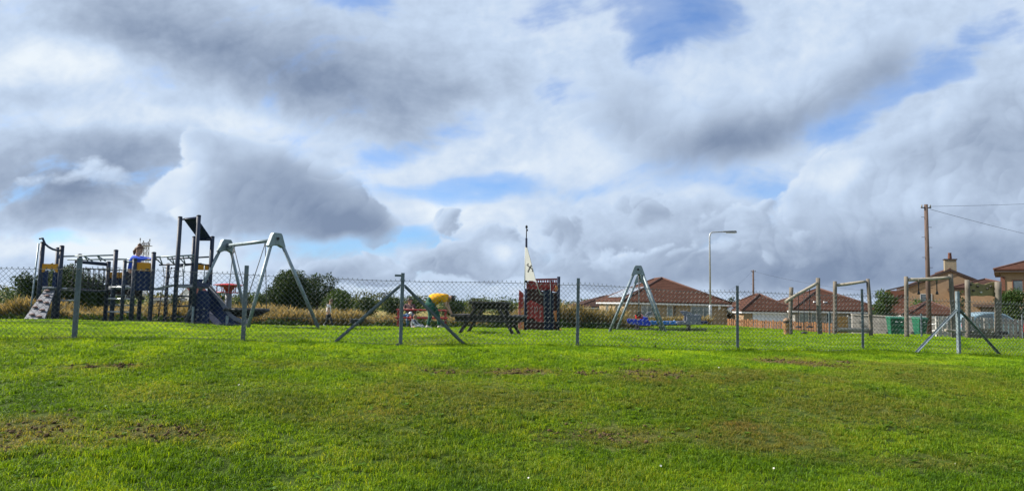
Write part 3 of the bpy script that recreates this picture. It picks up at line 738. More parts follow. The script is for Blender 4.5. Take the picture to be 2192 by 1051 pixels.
# ------------------------------------------------------------------ the big climbing frame
def make_climbing_frame():
    d0 = 17.4
    base = gp(280, d0)
    root = empty('climbing_frame', base, 0, 'large navy climbing frame with ochre panels, rope bridge, climbing ramp and slide tower', 'climbing frame')
    def gpx(px, d): return gp(px, d)
    def zof(py, px, d): return at(px, py, d).z
    def post(px, d, pytop, r=0.052, m=None, cap=True):
        p = gpx(px, d)
        # top height read at the column where the post top shows
        py = pytop; z = 0
        for pxx in (px,):
            z = at(pxx + (690 - pytop) * 0.055, py, d).z
        mb = MB(base); mb.tube(p - Vector((0, 0, .1)), (p.x, p.y, z), r, n=14)
        mb.lathe([(r * 1.04, 0), (r * 1.04, .02), (r * .8, .035), (0, .042)], 14, (p.x, p.y, z - .005))
        mb.build('post', m or NAVY, root)
        return Vector((p.x, p.y, z))
    Ht = {}
    A = post(79, 17.4, 520, m=None); B = post(121, 17.4, 528); A2 = post(113, 18.5, 532); B2 = post(161, 18.5, 546)
    D = post(238, 17.4, 537); G_ = post(224, 18.4, 562); E = post(280, 17.0, 556); Fp = post(320, 17.2, 542); E2 = post(296, 18.4, 564); F2 = post(352, 18.4, 566, 0.045)
    G2 = post(259, 16.9, 560, 0.042)
    H = post(372, 17.2, 466); I = post(412, 17.2, 463); J = post(405, 18.3, 508); K = post(444, 18.3, 508)
    def rail(p, q, r=0.02, m=None, name='rail', n=8):
        return MB(base).tube(p, q, r, n=n).build(name, m or NAVY, root)
    up = lambda p, z: Vector((p.x, p.y, z))
    zdeck = at(100, 617, 17.4).z
    # curved hand tube from the left post to the next, and the grey pole beside it
    a = up(A, A.z + .06); b = up(B, B.z - .10)
    pts = [a + Vector((-.06, -.05, .04)), a + Vector((.02, -.05, .05))] + [a.lerp(b, t) + Vector((0, -.06, -.07 * math.sin(math.pi * t))) for t in (.2, .4, .6, .8, .95)] + [b + Vector((.03, -.03, 0))]
    MB(base).path(pts, 0.026, 8).build('hand_tube', NAVY, root)
    p = A + Vector((-.02, -.12, 0)); MB(base).path([up(p, A.z - .02), (p.x - .03, p.y - .05, zdeck - .35), (p.x - .04, p.y - .05, zdeck - .5)], 0.02, 8).build('side_pole', GALV, root)
    # decks
    def deck(P4, z, th=0.05):
        c = sum((Vector(p) for p in P4), Vector()) / 4
        MB(base).prism([up(p.lerp(c, .02), z) for p in P4], (0, 0, -th)).build('deck', DECK, root, bevel=.008)
    deck([A, B, B2, A2], zdeck); 
    zd2 = at(285, 615, 17.2).z
    deck([D, Fp, F2, G_], zd2)
    zd3 = at(410, 612, 17.3).z
    deck([H, I, K, J], zd3)
    # panels
    def panel(p, q, z0, z1, m, th=0.03, dy=-0.06, name='panel', inset=.05, arch=False, hole=None):
        v = (q - p); v.z = 0; e = v.normalized(); n = Vector((e.y, -e.x, 0))
        a = Vector((p.x, p.y, 0)) + e * inset + n * -dy; b = Vector((q.x, q.y, 0)) - e * inset + n * -dy
        prof = [(0, z0), (1, z0), (1, z1), (0, z1)]
        if arch:
            k = z0 + (z1 - z0) * .28
            prof = [(0, z0), (.14, z0), (.18, z0 + (k - z0) * .8), (.3, k + .02), (.7, k + .02), (.82, z0 + (k - z0) * .8), (.86, z0), (1, z0), (1, z1 - .02), (.97, z1), (.03, z1), (0, z1 - .02)]
        pts = [a.lerp(b, t) + Vector((0, 0, z)) for t, z in prof]
        return MB(base).prism(pts, n * th).build(name, m, root, bevel=.006)
    zy1, zy0 = at(110, 565, 17.4).z, at(110, 583, 17.4).z
    panel(A, B, zy0, zy1, YEL, dy=0.0, arch=True, inset=.04)
    MB(base).box((A.x + .12, A.y, (zdeck + zy0) / 2), (.10, .035, zy0 - zdeck)).build('panel', NAVYP, root, bevel=.005)
    MB(base).box((B.x - .12, B.y, (zdeck + zy0) / 2), (.10, .035, zy0 - zdeck)).build('panel', NAVYP, root, bevel=.005)
    panel(A, A.lerp(A2, .45), zdeck, zy0 + .05, NAVYP, dy=0)
    panel(E, Fp, at(305, 622, 17.1).z, at(305, 579, 17.1).z, NAVYP, dy=0.04, inset=.03)
    panel(E, Fp, at(305, 580, 17.1).z, at(305, 562, 17.1).z, YEL, dy=0.035, inset=.03)
    panel(G_, E2, at(258, 612, 18.4).z, at(258, 596, 18.4).z + .02, NAVYP, dy=0.02)
    panel(G_, E2, at(258, 598, 18.4).z, at(258, 583, 18.4).z, YEL, dy=0.02)
    panel(G_, E2, at(258, 622, 18.4).z - .12, at(258, 612, 18.4).z, mat('maroon_panel', (0.06, 0.02, 0.03), 0.5), dy=0.02)
    panel(J, K, at(425, 578, 18.3).z - .0, at(425, 565, 18.3).z, YEL, dy=0.02)
    panel(J, K, zd3, at(425, 577, 18.3).z - .25, NAVYP, dy=0.02)
    panel(I, K, zd3 - .02, at(430, 580, 17.8).z - .3, NAVYP, dy=0.0)
    # small plaque of cut-out marks on the front yellow panel
    c = at(317, 577, 17.05); MB(base).box((c.x, c.y - .03, c.z), (.09, .012, .05)).build('plaque', mat('dark_print', (0.05, 0.03, 0.015), 0.5), root)
    # climbing ramp with holds
    tl = up(A, zdeck - .02) + Vector((.17, -.06, 0)); tr = up(B, zdeck - .02) + Vector((-.05, -.06, 0))
    g0 = gp(52, 16.45); g1 = gp(96, 16.45)
    bl = Vector((at(51, 682, 16.45).x, 16.45, at(51, 682, 16.45).z)); br = Vector((at(95, 684, 16.45).x, 16.45, at(95, 684, 16.45).z))
    nrm = (tr - tl).cross(bl - tl).normalized()
    if nrm.y > 0: nrm = -nrm
    MB(base).prism([tl, tr, br, bl], nrm * -.03).build('climbing_ramp', GREYP, root, bevel=.006)
    MB(base).box(((tl + tr) / 2 + Vector((0, .0, .035))), ((tr - tl).length + .02, .16, .05)).build('ramp_step', DECK, root, bevel=.008)
    for (s, t) in ((.30, .10), (.48, .27), (.18, .44), (.68, .50), (.14, .66), (.62, .74), (.22, .90), (.62, .95)):
        c = tl.lerp(bl, t).lerp(tr.lerp(br, t), s + .1) + nrm * .012
        e = (tr - tl).normalized(); u2 = nrm.cross(e)
        pts = [c + e * .07 * k + u2 * (-.022 * (1 - k * k)) * -1 + nrm * .018 for k in (-1, -.5, 0, .5, 1)]
        MB(base).path(pts, [.012, .023, .026, .023, .012], 8).build('hand_hold', HOLD, root)
    for q, ofs in ((bl, .12), (bl.lerp(br, .45), .1), (br, -.12)):
        p = q + Vector((ofs * .6, .12, -.01)); f = Vector((p.x - .04, p.y + .03, g(p.x, p.y) - .05)); MB(base).tube(p, f, .018).build('ramp_leg', STEEL, root)
    # back ladder rungs between the first tower and the bridge
    for py in (618, 643):
        z = at(150, py, 17.8).z; MB(base).tube((B.x, B.y + .1, z), (B2.x + .05, B2.y - .1, z), .022).build('rung', STEEL, root)
    # long overhead bars to the middle tower
    z1 = at(133, 549, 17.4).z; z2 = at(243, 546, 17.4).z
    rail(up(B, z1), up(D, z2), .019, GALV); rail(up(B, z1 - .06) + Vector((0, .25, 0)), up(D, z2 - .09) + Vector((0, .25, 0)), .019, GALV)
    rail(up(D, z2 - .1), up(Fp, z2 - .11), .019, GALV); rail(up(B, z1 - .09) + Vector((0, .55, 0)), up(G_, at(224, 566, 18.4).z), .045, NAVY, 'beam')
    for t in (.42, .66):
        p = up(B, z1).lerp(up(D, z2), t)
        for s in (-1, 1):
            MB(base).tube(p, p + Vector((s * .06, .27, -.12)), .016).build('strut', GALV, root)
    # rope bridge: hand rope, drop ropes with knots, netting
    zr1 = at(133, 570, 17.6).z; zb = zdeck + .0
    Pa, Pb = up(B, zr1) + Vector((.04, .25, 0)), up(D, zr1 + .0) + Vector((-.04, .25, 0))
    for k, dy in enumerate((0, .7)):
        O = Vector((0, dy, 0))
        mb = MB(base)
        def sag(t, z, s): p = Pa.lerp(Pb, t) + O; return Vector((p.x, p.y, z - s * math.sin(math.pi * t)))
        for z, s in ((zr1, .05), (zr1 - .36, .12)):
            mb.path([sag(t / 10, z, s) for t in range(11)], .011, 5)
        for i in range(1, 10):
            t = i / 10; mb.path([sag(t, zr1, .05), sag(t + .01, zr1 - .20, .09), sag(t - .01, zr1 - .36, .10), sag(t, zr1 - .52, .08)], .009, 5)
            for z, s in ((zr1, .05), (zr1 - .28, .10)): mb.ball(sag(t, z, s), .022, 6, 4)
        mb.build('rope_net', ROPE, root)
    for i in range(9):
        t = (i + .5) / 9; p = Pa.lerp(Pb, t); z = zr1 - .54 - .06 * math.sin(math.pi * t)
        MB(base).box((p.x, p.y + .35, z), (.15, .68, .035)).build('bridge_slat', NAVY, root, bevel=.005)
    # ladder on the middle tower
    for py in (615, 640, 668):
        z = at(262, py, 16.95).z; MB(base).tube((D.x + .03, 17.15, z), (E.x + .0, 16.98, z), .021).build('rung', STEEL, root)
    MB(base).tube(up(G2, G2.z - .02), up(E, G2.z + .02), .02).build('rail', GALV, root)
    for py in (612, 632):
        z = at(262, py, 17.9).z; MB(base).box((D.x + .12, 17.6, z), (.55, .12, .035)).build('step', STEEL, root, bevel=.004)
    for py in (653,): z = at(250, py, 18.4).z; MB(base).tube((G_.x, 18.4, z), (E2.x, 18.4, z), .018).build('rung', STEEL, root)
    # overhead bars and sloping plank to the slide tower
    a0, a1 = up(Fp, at(333, 551, 17.2).z), up(I, at(420, 546, 17.2).z); b0, b1 = up(Fp, at(333, 566, 17.2).z) + Vector((0, .3, 0)), up(I, at(415, 563, 17.2).z) + Vector((0, .3, 0))
    rail(a0, a1, .02, GALV); rail(b0, b1, .02, NAVY); rail(a0 + Vector((0, .7, 0)), a1 + Vector((0, .7, 0)), .02, NAVY)
    for t in (.08, .36, .62, .85):
        for s in (-.06, .06): MB(base).tube(a0.lerp(a1, t + s), b0.lerp(b1, t), .015).build('strut', GALV, root)
    p0, p1 = Vector((Fp.x + .03, 17.35, at(330, 618, 17.3).z)), Vector((K.x, 17.55, at(434, 610, 17.3).z))
    mid = p0.lerp(p1, .42); mid.z = at(372, 610, 17.3).z
    mb = MB(base); mb.beam(p0, mid, .22, .035); mb.beam(mid, p1, .22, .035); mb.build('walkway_plank', DECK, root)
    mb = MB(base)
    zt = at(350, 573, 17.6).z; x0, x1 = Fp.x + .05, H.x - .05
    rows = [at(350, py, 17.6).z for py in (573, 592, 612, 634, 652, 678)]
    cols = [x0 + (x1 - x0) * t for t in (0.0, .33, .68, 1.0)]
    for j, z in enumerate(rows): mb.path([(x0 - .02, 17.6, z + .02), (cols[1], 17.58, z - .03), (cols[2], 17.62, z + .01), (x1 + .03, 17.6, z + .03)], .009, 5)
    for i, x in enumerate(cols): mb.path([(x + .05 * math.sin(i * 2 + j), 17.6, z) for j, z in enumerate(rows)], .009, 5)
    for i, x in enumerate(cols[1:3]):
        for j, z in enumerate(rows): mb.ball((x + .05 * math.sin((i + 1) * 2 + j), 17.6, z), .022, 6, 4)
    mb.build('climbing_net', ROPE, root)
    mb = MB(base); 
    for x, y in ((F2.x - .25, 18.2), (F2.x - .08, 18.25)):
        mb.path([(x, y, at(315, 625, 18.2).z), (x + .02, y, at(315, 650, 18.2).z), (x - .01, y, g(x, y) + .1)], .010, 5)
    mb.path([(F2.x - .3, 18.2, at(310, 655, 18.2).z), (F2.x, 18.22, at(310, 653, 18.2).z)], .01, 5); mb.path([(F2.x - .3, 18.2, at(310, 672, 18.2).z), (F2.x, 18.22, at(310, 670, 18.2).z)], .01, 5)
    mb.build('hanging_rope', ROPE, root)
    # roof of the slide tower
    q = [up(H, H.z - .04) + Vector((.08, 0, 0)), up(I, I.z - .04) + Vector((-.06, 0, 0)), up(K, K.z - .05) + Vector((-.03, 0, 0)), up(J, J.z - .05) + Vector((.10, 0, 0))]
    n = (q[1] - q[0]).cross(q[3] - q[0]).normalized()
    MB(base).prism(q, n * .035).build('roof_panel', NAVYP, root, bevel=.006)
    rail(up(H, H.z - .05), up(I, I.z - .05), .02); rail(up(J, J.z - .07), up(K, K.z - .07), .022)
    # rails, steps and side panels of the slide tower
    for py in (634, 655, 678):
        z = at(390, py, 17.7).z; MB(base).tube((H.x, H.y, z), (J.x, J.y, z), .022).build('rung', NAVY, root)
    for px, d in ((393, 17.3), (437, 17.9)):
        z0_, z1_ = at(px, 611, d).z, at(px, 566, d).z; x = at(px, 590, d).x; MB(base).tube((x, d, z0_), (x, d, z1_), .014).build('baluster', GALV, root)
    rail(up(H, at(372, 570, 17.2).z), up(J, at(405, 566, 18.3).z), .018); rail(up(I, at(413, 563, 17.2).z), up(K, at(447, 569, 18.3).z), .018)
    # lower play panel with round holes (dark face)
    x0, x1 = at(412, 660, 17.25).x, at(446, 660, 17.25).x
    zt, zb = at(425, 640, 17.3).z + .05, at(425, 692, 17.3).z
    bm = bmesh.new()
    panel_o = MB(base).prism([(x0, 17.3, zb), (x1, 17.3, zb), (x1, 17.3, zt), (x1 - .1, 17.3, zt + .16), (x0 + .12, 17.3, zt + .16), (x0, 17.3, zt)], (0, .03, 0)).build('play_panel', NAVYP, root, bevel=.006)
    bm.free()
    for px, py in ((423, 677), (436, 677), (423, 663), (437, 661)):
        c = at(px, py, 17.285); MB(base).lathe([(.030, 0), (.030, .012), (.02, .016), (0, .016)], 12, c, Matrix.Rotation(R(90), 3, 'X')).build('panel_knob', mat('knob', (0.16, 0.17, 0.2), .5) if 'knob' not in bpy.data.materials else bpy.data.materials['knob'], root)
    # slide
    S = [(447, 614, 17.75), (462, 634, 17.6), (478, 657, 17.45), (492, 676, 17.3), (504, 685, 17.2), (519, 690, 17.1), (531, 691, 17.05)]
    pts = [at(*s) for s in S]
    wv = Vector((-.115, .26, 0))
    for k, (nm, m) in enumerate((('slide_chute', STEEL),)):
        mb = MB(base)
        for i in range(len(pts) - 1):
            a, b = pts[i], pts[i + 1]
            mb.prism([a, b, b + wv, a + wv], (0, 0, -.02))
        mb.build(nm, m, root)
    for k, off in enumerate((Vector((0, 0, 0)), wv)):
        mb = MB(base); L = [p + off for p in pts]
        for i in range(len(L) - 1):
            a, b = L[i], L[i + 1]; d = (b - a).normalized(); n = Vector((-d.z, 0, d.x)); n = n if n.z > 0 else -n
            d1 = (L[min(i + 2, len(L) - 1)] - a).normalized(); n1 = Vector((-d1.z, 0, d1.x)); n1 = n1 if n1.z > 0 else -n1
            d_1 = (b - L[max(i - 1, 0)]).normalized(); n0 = Vector((-d_1.z, 0, d_1.x)); n0 = n0 if n0.z > 0 else -n0
            mb.prism([a - n0 * .02, b - n1 * .02, b + n1 * .085, a + n0 * .085], (0, -.025 if k == 0 else .025, 0))
        mb.build('slide_side', GREYP if k == 0 else NAVYP, root)
    # solid navy cheek below the slide
    mb = MB(base); f = [p + Vector((0, .06, -.05)) for p in pts[:6]]
    low = [Vector((f[5].x, f[5].y, f[5].z - .06)), Vector((f[4].x - .05, f[4].y, f[4].z - .12)), Vector((f[3].x - .16, f[3].y, f[3].z - .25)), Vector((f[2].x - .28, f[2].y, f[2].z - .38)), Vector((f[1].x - .25, f[1].y, f[1].z - .35)), Vector((f[0].x - .22, f[0].y, f[0].z - .22))]
    mb.prism(f + low, (0, .03, 0)).build('slide_cheek', NAVYP, root)
    p = at(484, 690, 17.3); MB(base).box((p.x, p.y + .1, (p.z + g(p.x, p.y)) / 2 + .05), (.08, .10, .34)).build('slide_foot', GALV, root, bevel=.005)
    x = at(400, 690, 17.0).x; MB(base).box((at(411, 690, 17.1).x, 17.12, g(-8, 17) + .15), (.05, .05, .55)).build('slide_foot', GALV, root, bevel=.005)
make_climbing_frame()

# ------------------------------------------------------------------ nest swing (near frame)
def leg_frame(root, base, apex, dirb, feet, capw=0.34, caph=0.27, m=GALV, r=0.043):
    """two splayed legs meeting in a cast cap plate; dirb = beam direction"""
    perp = Vector((-dirb.y, dirb.x, 0))
    for f in feet:
        s = 1 if (f - apex).dot(perp) > 0 else -1
        top = apex + perp * s * .09 + Vector((0, 0, .02))
        MB(base).tube(Vector(f) - Vector((0, 0, .1)), top, r, r, 14).build('leg', m, root)
    prof = [(-.10, .14), (.10, .14), (.135, .09), (.235, -.19), (.18, -.22), (.06, -.165), (-.06, -.165), (-.18, -.22), (-.235, -.19), (-.135, .09)]
    th = .075
    pts = [apex + perp * a + Vector((0, 0, b)) - dirb * th for a, b in prof]
    cap = MB(base).prism(pts, dirb * 2 * th).build('cap_plate', m, root, bevel=.015, seg=2)
    for s in (-1, 1):
        MB(base).tube(apex + dirb * s * (th - .005), apex + dirb * s * (th + .02), .036, n=12).build('bolt_cap', mat('black_rubber', (0.02, 0.02, 0.022), 0.6) if 'black_rubber' not in bpy.data.materials else bpy.data.materials['black_rubber'], root)

def make_nest_swing():
    a1 = at(484, 524, 18.5); a2 = at(591, 511, 17.0)
    base = Vector(((a1.x + a2.x) / 2, 17.75, g(-6.6, 17.75)))
    root = empty('nest_swing', base, 0, 'galvanised two-legged swing frame holding a round black nest seat, beside the slide', 'swing')
    d = (a2 - a1); d.z = 0; d.normalize()
    f1 = [gp(389, 17.95), gp(534, 19.4)]; f2 = [gp(528, 16.3), gp(686, 17.6)]
    leg_frame(root, base, a1, d, f1); leg_frame(root, base, a2, d, f2)
    MB(base).tube(a1 - Vector((0, 0, .03)), a2 - Vector((0, 0, .03)), .045, n=14).build('cross_beam', GALV, root)
    for p, s in ((a1, 1), (a2, -1)):
        q = p + d * s * .30; MB(base).tube(p - Vector((0, 0, .13)) + d * s * .04, q - Vector((0, 0, .05)), .03, n=10).build('stay', GALV, root)
    c = Vector(((a1.x + a2.x) / 2, 17.75, at(528, 663, 17.75).z))
    Rr = .52
    mb = MB(base)
    ring = [c + Vector((Rr * math.cos(k * math.pi / 12), Rr * math.sin(k * math.pi / 12), 0)) for k in range(25)]
    mb.path(ring, .042, 8, cap=False); mb.build('seat_ring', bpy.data.materials['black_rubber'], root)
    mb = MB(base)
    for k in range(-4, 5):
        t = k / 4.6; w = math.sqrt(max(0, 1 - t * t)) * Rr
        for ax in (0, 1):
            pts = []
            for i in range(9):
                s = (i / 8 * 2 - 1) * w; rr = (s * s + (t * Rr) ** 2) / Rr ** 2
                q = Vector((s, t * Rr, 0)) if ax == 0 else Vector((t * Rr, s, 0)); q.z = -.17 * (1 - rr) - .01
                pts.append(c + q)
            mb.path(pts, .02, 6)
    mb.build('seat_netting', ROPE, root)
    MB(base).lathe([(0, -.19), (.2, -.17), (.36, -.11), (.48, -.03), (.49, -.01), (.47, -.01), (.34, -.085), (.2, -.14), (0, -.16)], 24, c).build('seat_mat', bpy.data.materials['black_rubber'], root)
    pv = [a1.lerp(a2, t) - Vector((0, 0, .08)) for t in (.17, .80)]
    for p in pv:
        for s in (-1, 1):
            sx = -1 if p is pv[0] else 1
            e = c + d * (sx * Rr * .78) + Vector((-d.y, d.x, 0)) * s * Rr * .6
            MB(base).tube(p, e, .011, n=6).build('rope', mat('grey_rope', (0.14, 0.14, 0.15), .8) if 'grey_rope' not in bpy.data.materials else bpy.data.materials['grey_rope'], root)
        MB(base).box(p + Vector((0, 0, .03)), (.05, .05, .10)).build('hanger', STEEL, root)
make_nest_swing()

def make_end_swing():
    a1 = at(1366, 577, 24.0); a2 = at(1369.5, 596, 28.5)
    base = Vector(((a1.x + a2.x) / 2, 26.2, g(4.8, 26.2)))
    root = empty('swing_frame', base, 0, 'galvanised swing frame seen end on between the ship panel and the street lamp', 'swing')
    d = (a2 - a1); d.z = 0; d.normalize()
    leg_frame(root, base, a1, d, [gp(1301, 24.0), gp(1428, 23.6)], r=.05); leg_frame(root, base, a2, d, [gp(1317, 28.6), gp(1419, 28.3)], r=.05)
    MB(base).tube(a1 - Vector((0, 0, .03)), a2 - Vector((0, 0, .03)), .05, n=14).build('cross_beam', GALV, root)
    perp = Vector((-d.y, d.x, 0))
    for t in (.32, .68):
        p = a1.lerp(a2, t); 
        for s in (-.22, .22):
            q = p + d * s - Vector((0, 0, .08)); MB(base).tube(q, q - Vector((0, 0, 1.42)), .012, n=6).build('chain', bpy.data.materials['grey_rope'], root)
            MB(base).box(q + Vector((0, 0, .02)), (.05, .05, .09)).build('hanger', bpy.data.materials['black_rubber'], root)
        c = p - Vector((0, 0, 1.52))
        pts = [c + d * .24 * k + Vector((0, 0, .03 * k * k)) for k in (-1, -.5, 0, .5, 1)]
        mb = MB(base)
        for i in range(4): mb.prism([pts[i] - perp * .09, pts[i] + perp * .09, pts[i + 1] + perp * .09, pts[i + 1] - perp * .09], (0, 0, -.03))
        mb.build('swing_seat', bpy.data.materials['black_rubber'], root)
make_end_swing()

# ------------------------------------------------------------------ red roundabout pole
def make_spinner():
    d = 21.5; b = gp(486, d)
    root = empty('spinner_pole', b, 0, 'grey pole with red dish top and hanging grip ring, behind the slide', 'spinner')
    zt = at(488, 612, d).z - b.z
    x = at(487, 640, d).x - b.x
    MB().tube((0, 0, -.1), (x * .3, 0, zt),   .105, .095, 18).build('pole', GREYP, root)
    MB().lathe([(.10, -.16), (.13, -.10), (.15, -.05), (.40, .012), (.45, .022), (.43, .034), (.12, .075), (0, .08)], 24, (x * .3, 0, zt)).build('dish_top', RED, root)
    ring = [Vector((x * .3 + .34 * math.cos(k * math.pi / 12), .34 * math.sin(k * math.pi / 12), zt - .20)) for k in range(25)]
    MB().path(ring, .016, 8, cap=False).build('grip_ring', RED, root)
    for k in range(6):
        a = k * math.pi / 3 + .3; q = Vector((x * .3 + .34 * math.cos(a), .34 * math.sin(a), zt - .2)); MB().tube(q, q + Vector((0, 0, .23)), .014, n=6).build('hanger', RED, root)
make_spinner()
# ------------------------------------------------------------------ picnic tables, ship panel, rocker, log frames
DWOOD = mat('dark_stained_wood', (0.030, 0.025, 0.022), 0.75, 0, 0.4, 6, 0.4, 60, dirt=(0.13, 0.12, 0.10), damt=0.55, stretch=(1, 1, 6))
LOG = mat('weathered_log', (0.145, 0.127, 0.105), 0.85, 0, 0.35, 4, 0.6, 25, dirt=(0.085, 0.07, 0.055), damt=0.7, dscale=3.5, stretch=(3, 3, 0.5))
LOGH = mat('weathered_log_rail', (0.30, 0.27, 0.215), 0.85, 0, 0.35, 4, 0.6, 25, dirt=(0.10, 0.08, 0.06), damt=0.6, dscale=3.5, stretch=(0.6, 3, 3))
BLACK = bpy.data.materials['black_rubber']

def picnic_table(name, loc, rz, label, mtop, mleg, Lt=1.75, cat='picnic table', metal=False):
    root = empty(name, loc, rz, label, cat, None)
    w = .145
    for i in range(5):   # table top boards run along local x
        MB().box((0, (i - 2) * (w + .007), .745), (Lt, w, .055)).build('top_board', mtop, root, bevel=.006)
    for s in (-1, 1):
        for j in (0, 1): MB().box((0, s * (.56 + j * (w + .007)), .44), (Lt, w, .055)).build('bench_board', mtop, root, bevel=.006)
        x = s * Lt * .34
        if not metal:
            for q in (-1, 1):
                MB().beam((x, q * .20, .72), (x, q * .66, -.03), .06, .15, (1, 0, 0)).build('leg', mleg, root, bevel=.005)
            MB().box((x + .053, 0, .375), (.05, 1.50, .15)).build('bench_bearer', mleg, root, bevel=.005)
            MB().box((x + .053, 0, .67), (.05, .72, .14)).build('top_bearer', mleg, root, bevel=.005)
            MB().beam((x + s * -.03, 0, .66), (x - s * .42, 0, .70), .045, .07).build('stay', mleg, root)
        else:
            for q in (-1, 1):
                MB().box((x * 1.35, q * .30, .36), (.075, .075, .76)).build('leg', mleg, root, bevel=.006)
                MB().box((x * 1.35, q * .52, .40), (.06, .40, .05)).build('bench_arm', mleg, root, bevel=.005)
            MB().box((x * 1.35, 0, .70), (.06, .70, .05)).build('top_bearer', mleg, root, bevel=.005)
    return root
c = gp(1049, 16.6)
picnic_table('picnic_table', c, R(90 - 7), 'dark stained wooden picnic table with A shaped legs left of the ship panel', DWOOD, DWOOD, 1.6)
REDT = mat('faded_red_paint', (0.30, 0.022, 0.024), 0.5, 0.0, 0.2, 4, dirt=(0.18, 0.04, 0.04), damt=0.5)
c = gp(903, 28.0)
RT = picnic_table('picnic_table', c, R(4), 'bright red metal picnic table beside the bending man', REDT, REDT, 2.0, metal=True)

def make_ship():
    d = 22.0; base = gp(1158, d)
    root = empty('ship_play_panel', base, 0, 'red and dark ship shaped climbing panel with white sail and tall mast', 'play panel')
    DK = mat('ship_dark_board', (0.050, 0.024, 0.022), 0.75, 0, 0.3, 5, spec=.15); SR = mat('ship_red_board', (0.27, 0.022, 0.020), 0.55, 0, 0.35, 3, dirt=(0.05, 0.02, 0.02), damt=0.6)
    OR = mat('ship_orange_board', (0.55, 0.20, 0.055), 0.6, 0, 0.3, 6, dirt=(0.35, 0.08, 0.04), damt=0.7, dscale=5); WH = mat('sail_white', (0.42, 0.43, 0.41), 0.6, 0, 0.08, 3)
    NB = mat('ship_navy', (0.014, 0.020, 0.042), 0.7, 0, 0.25, 4, spec=.15)
    def poly(name, pts, m, dd=0.0, th=.03, par=None, bevel=.004):
        P = [at(px, py, d + dd) for px, py in pts]
        return MB(base).prism(P, (0, th, 0)).build(name, m, par or root, bevel=bevel)
    gz = lambda px: 648 + 0  # unused
    # posts
    for px, top, dd, r in ((1124, 618, 0, .045), (1194, 592, 0, .05), (1164, 612, .5, .045), (1178, 600, .9, .05), (1146, 604, .9, .045)):
        p = gp(px, d + dd); z = at(px, top, d + dd).z
        mb = MB(base); mb.tube(p - Vector((0, 0, .1)), (p.x, p.y, z), r, n=12); mb.build('post', NB, root)
    # hull boards
    poly('hull_board', [(1126, 708), (1164, 708), (1164, 625), (1150, 618), (1126, 618)], DK)
    poly('hull_red_patch', [(1128, 684), (1129, 668), (1127, 648), (1136, 642), (1148, 648), (1163, 655), (1164, 690), (1152, 690), (1140, 680)], SR, -.035)
    poly('upper_board', [(1127, 619), (1150, 619), (1148, 604), (1140, 601), (1132, 601), (1127, 605)], SR, -.005)
    poly('bulwark', [(1148, 622), (1178, 622), (1178, 606), (1148, 605)], SR, .45)
    poly('bulwark', [(1178, 622), (1193, 626), (1193, 606), (1178, 606)], SR, .0)
    a, b = at(1146, 598.5, d + .05), at(1193, 597.5, d + .05); MB(base).beam(a, b, .05, .055).build('top_rail', SR, root)
    for i in range(9):
        px = 1150 + i * 5.0; p, q = at(px, 606, d + .05), at(px, 600, d + .05); MB(base).beam(p, q, .035, .045, (0, 1, 0)).build('baluster', SR, root)
    poly('rail_panel', [(1146, 616), (1194, 617), (1194, 604.5), (1146, 604)], SR, .045)
    poly('navy_board', [(1164, 709), (1186, 709), (1186, 640), (1180, 618), (1164, 622)], NB, .02)
    poly('dark_board', [(1186, 709), (1193, 709), (1193, 626), (1180, 626), (1186, 645)], DK, .06)
    poly('orange_board', [(1184, 666), (1192, 664), (1193, 688), (1189, 688)], OR, -.02)
    poly('rope_coil_board', [(1187, 618), (1190, 611), (1194, 612), (1194, 622), (1189, 626)], OR, -.04, th=.02)
    poly('bow_board', [(1110, 660), (1121, 660), (1121, 628), (1111, 620)], SR, -.1)
    poly('bow_foot', [(1109.5, 708), (1116, 708), (1116, 660), (1109.5, 660)], mat('ship_pink_board', (0.52, 0.17, 0.12), 0.6, 0, 0.3, 6, dirt=(0.5, 0.25, 0.1), damt=0.6, dscale=5), -.1)
    poly('bow_foot', [(1116.4, 708), (1121.6, 708), (1121.6, 660), (1116.4, 660)], OR, -.1)
    # slim uprights, slide tube, white bone marks
    for px, y0, y1 in ((1164.6, 622, 690), (1178.5, 602, 690)):
        p, q = at(px, y0, d - .05), at(px, y1, d - .05); MB(base).tube(p, q, .012, n=6).build('upright', FPOST, root)
    for px, y0, y1 in ((1144.5, 656, 671), (1150.5, 658, 666), (1156, 663, 677)):
        p, q = at(px, y0, d - .045), at(px + .3, y1, d - .045); mb = MB(base); mb.beam(p, q, .010, .018, (0, 1, 0)); mb.build('white_mark', WH, root)
    p = at(1173, 679, d - .03); MB(base).ball(p, .016, 8, 6).build('bolt', WH, root)
    # sail, its rope and the pictogram of a figure with spread arms and legs
    sw = lambda px: -.02 - .34 * (px - 1122.5) / 24.5     # the sail is set at an angle, turned towards the left
    sail = MB(base).prism([at(px, py, d + sw(px)) for px, py in [(1122.5, 600), (1147, 601.5), (1128.5, 531), (1124.5, 529)]], (.012, .018, 0)).build('sail', WH, root)
    a, b = at(1123, 619, d - .03), at(1124.5, 529, d - .03); MB(base).tube(a, b, .014, n=6).build('sail_edge', WH, root)
    pts = [at(1147, 601, d - .36), at(1151, 613, d - .3), at(1157, 630, d - .2), at(1164, 631, d - .08)]
    MB(base).path(pts, .014, 6).build('sail_rope', WH, root)
    mb = MB(base)
    for p, q in (((1127.5, 567), (1134, 572)), ((1134, 572), (1140.5, 577)), ((1137.5, 567.5), (1134, 572)), ((1134, 572), (1131, 579)), ((1131, 579), (1129.5, 582)), ((1140.5, 577), (1139, 581))):
        mb.beam(at(*p, d - .006 + sw(p[0])), at(*q, d - .006 + sw(q[0])), .006, .04, (-.55, .8, 0))
    c = at(1130.5, 565, d - .006 + sw(1130.5)); mb.ball(c, (.024, .01, .024), 8, 6); mb.build('figure_pictogram', BLACK, sail)
    # mast
    a, b, e = at(1126.5, 605, d), at(1126.8, 510, d), at(1127.3, 482, d)
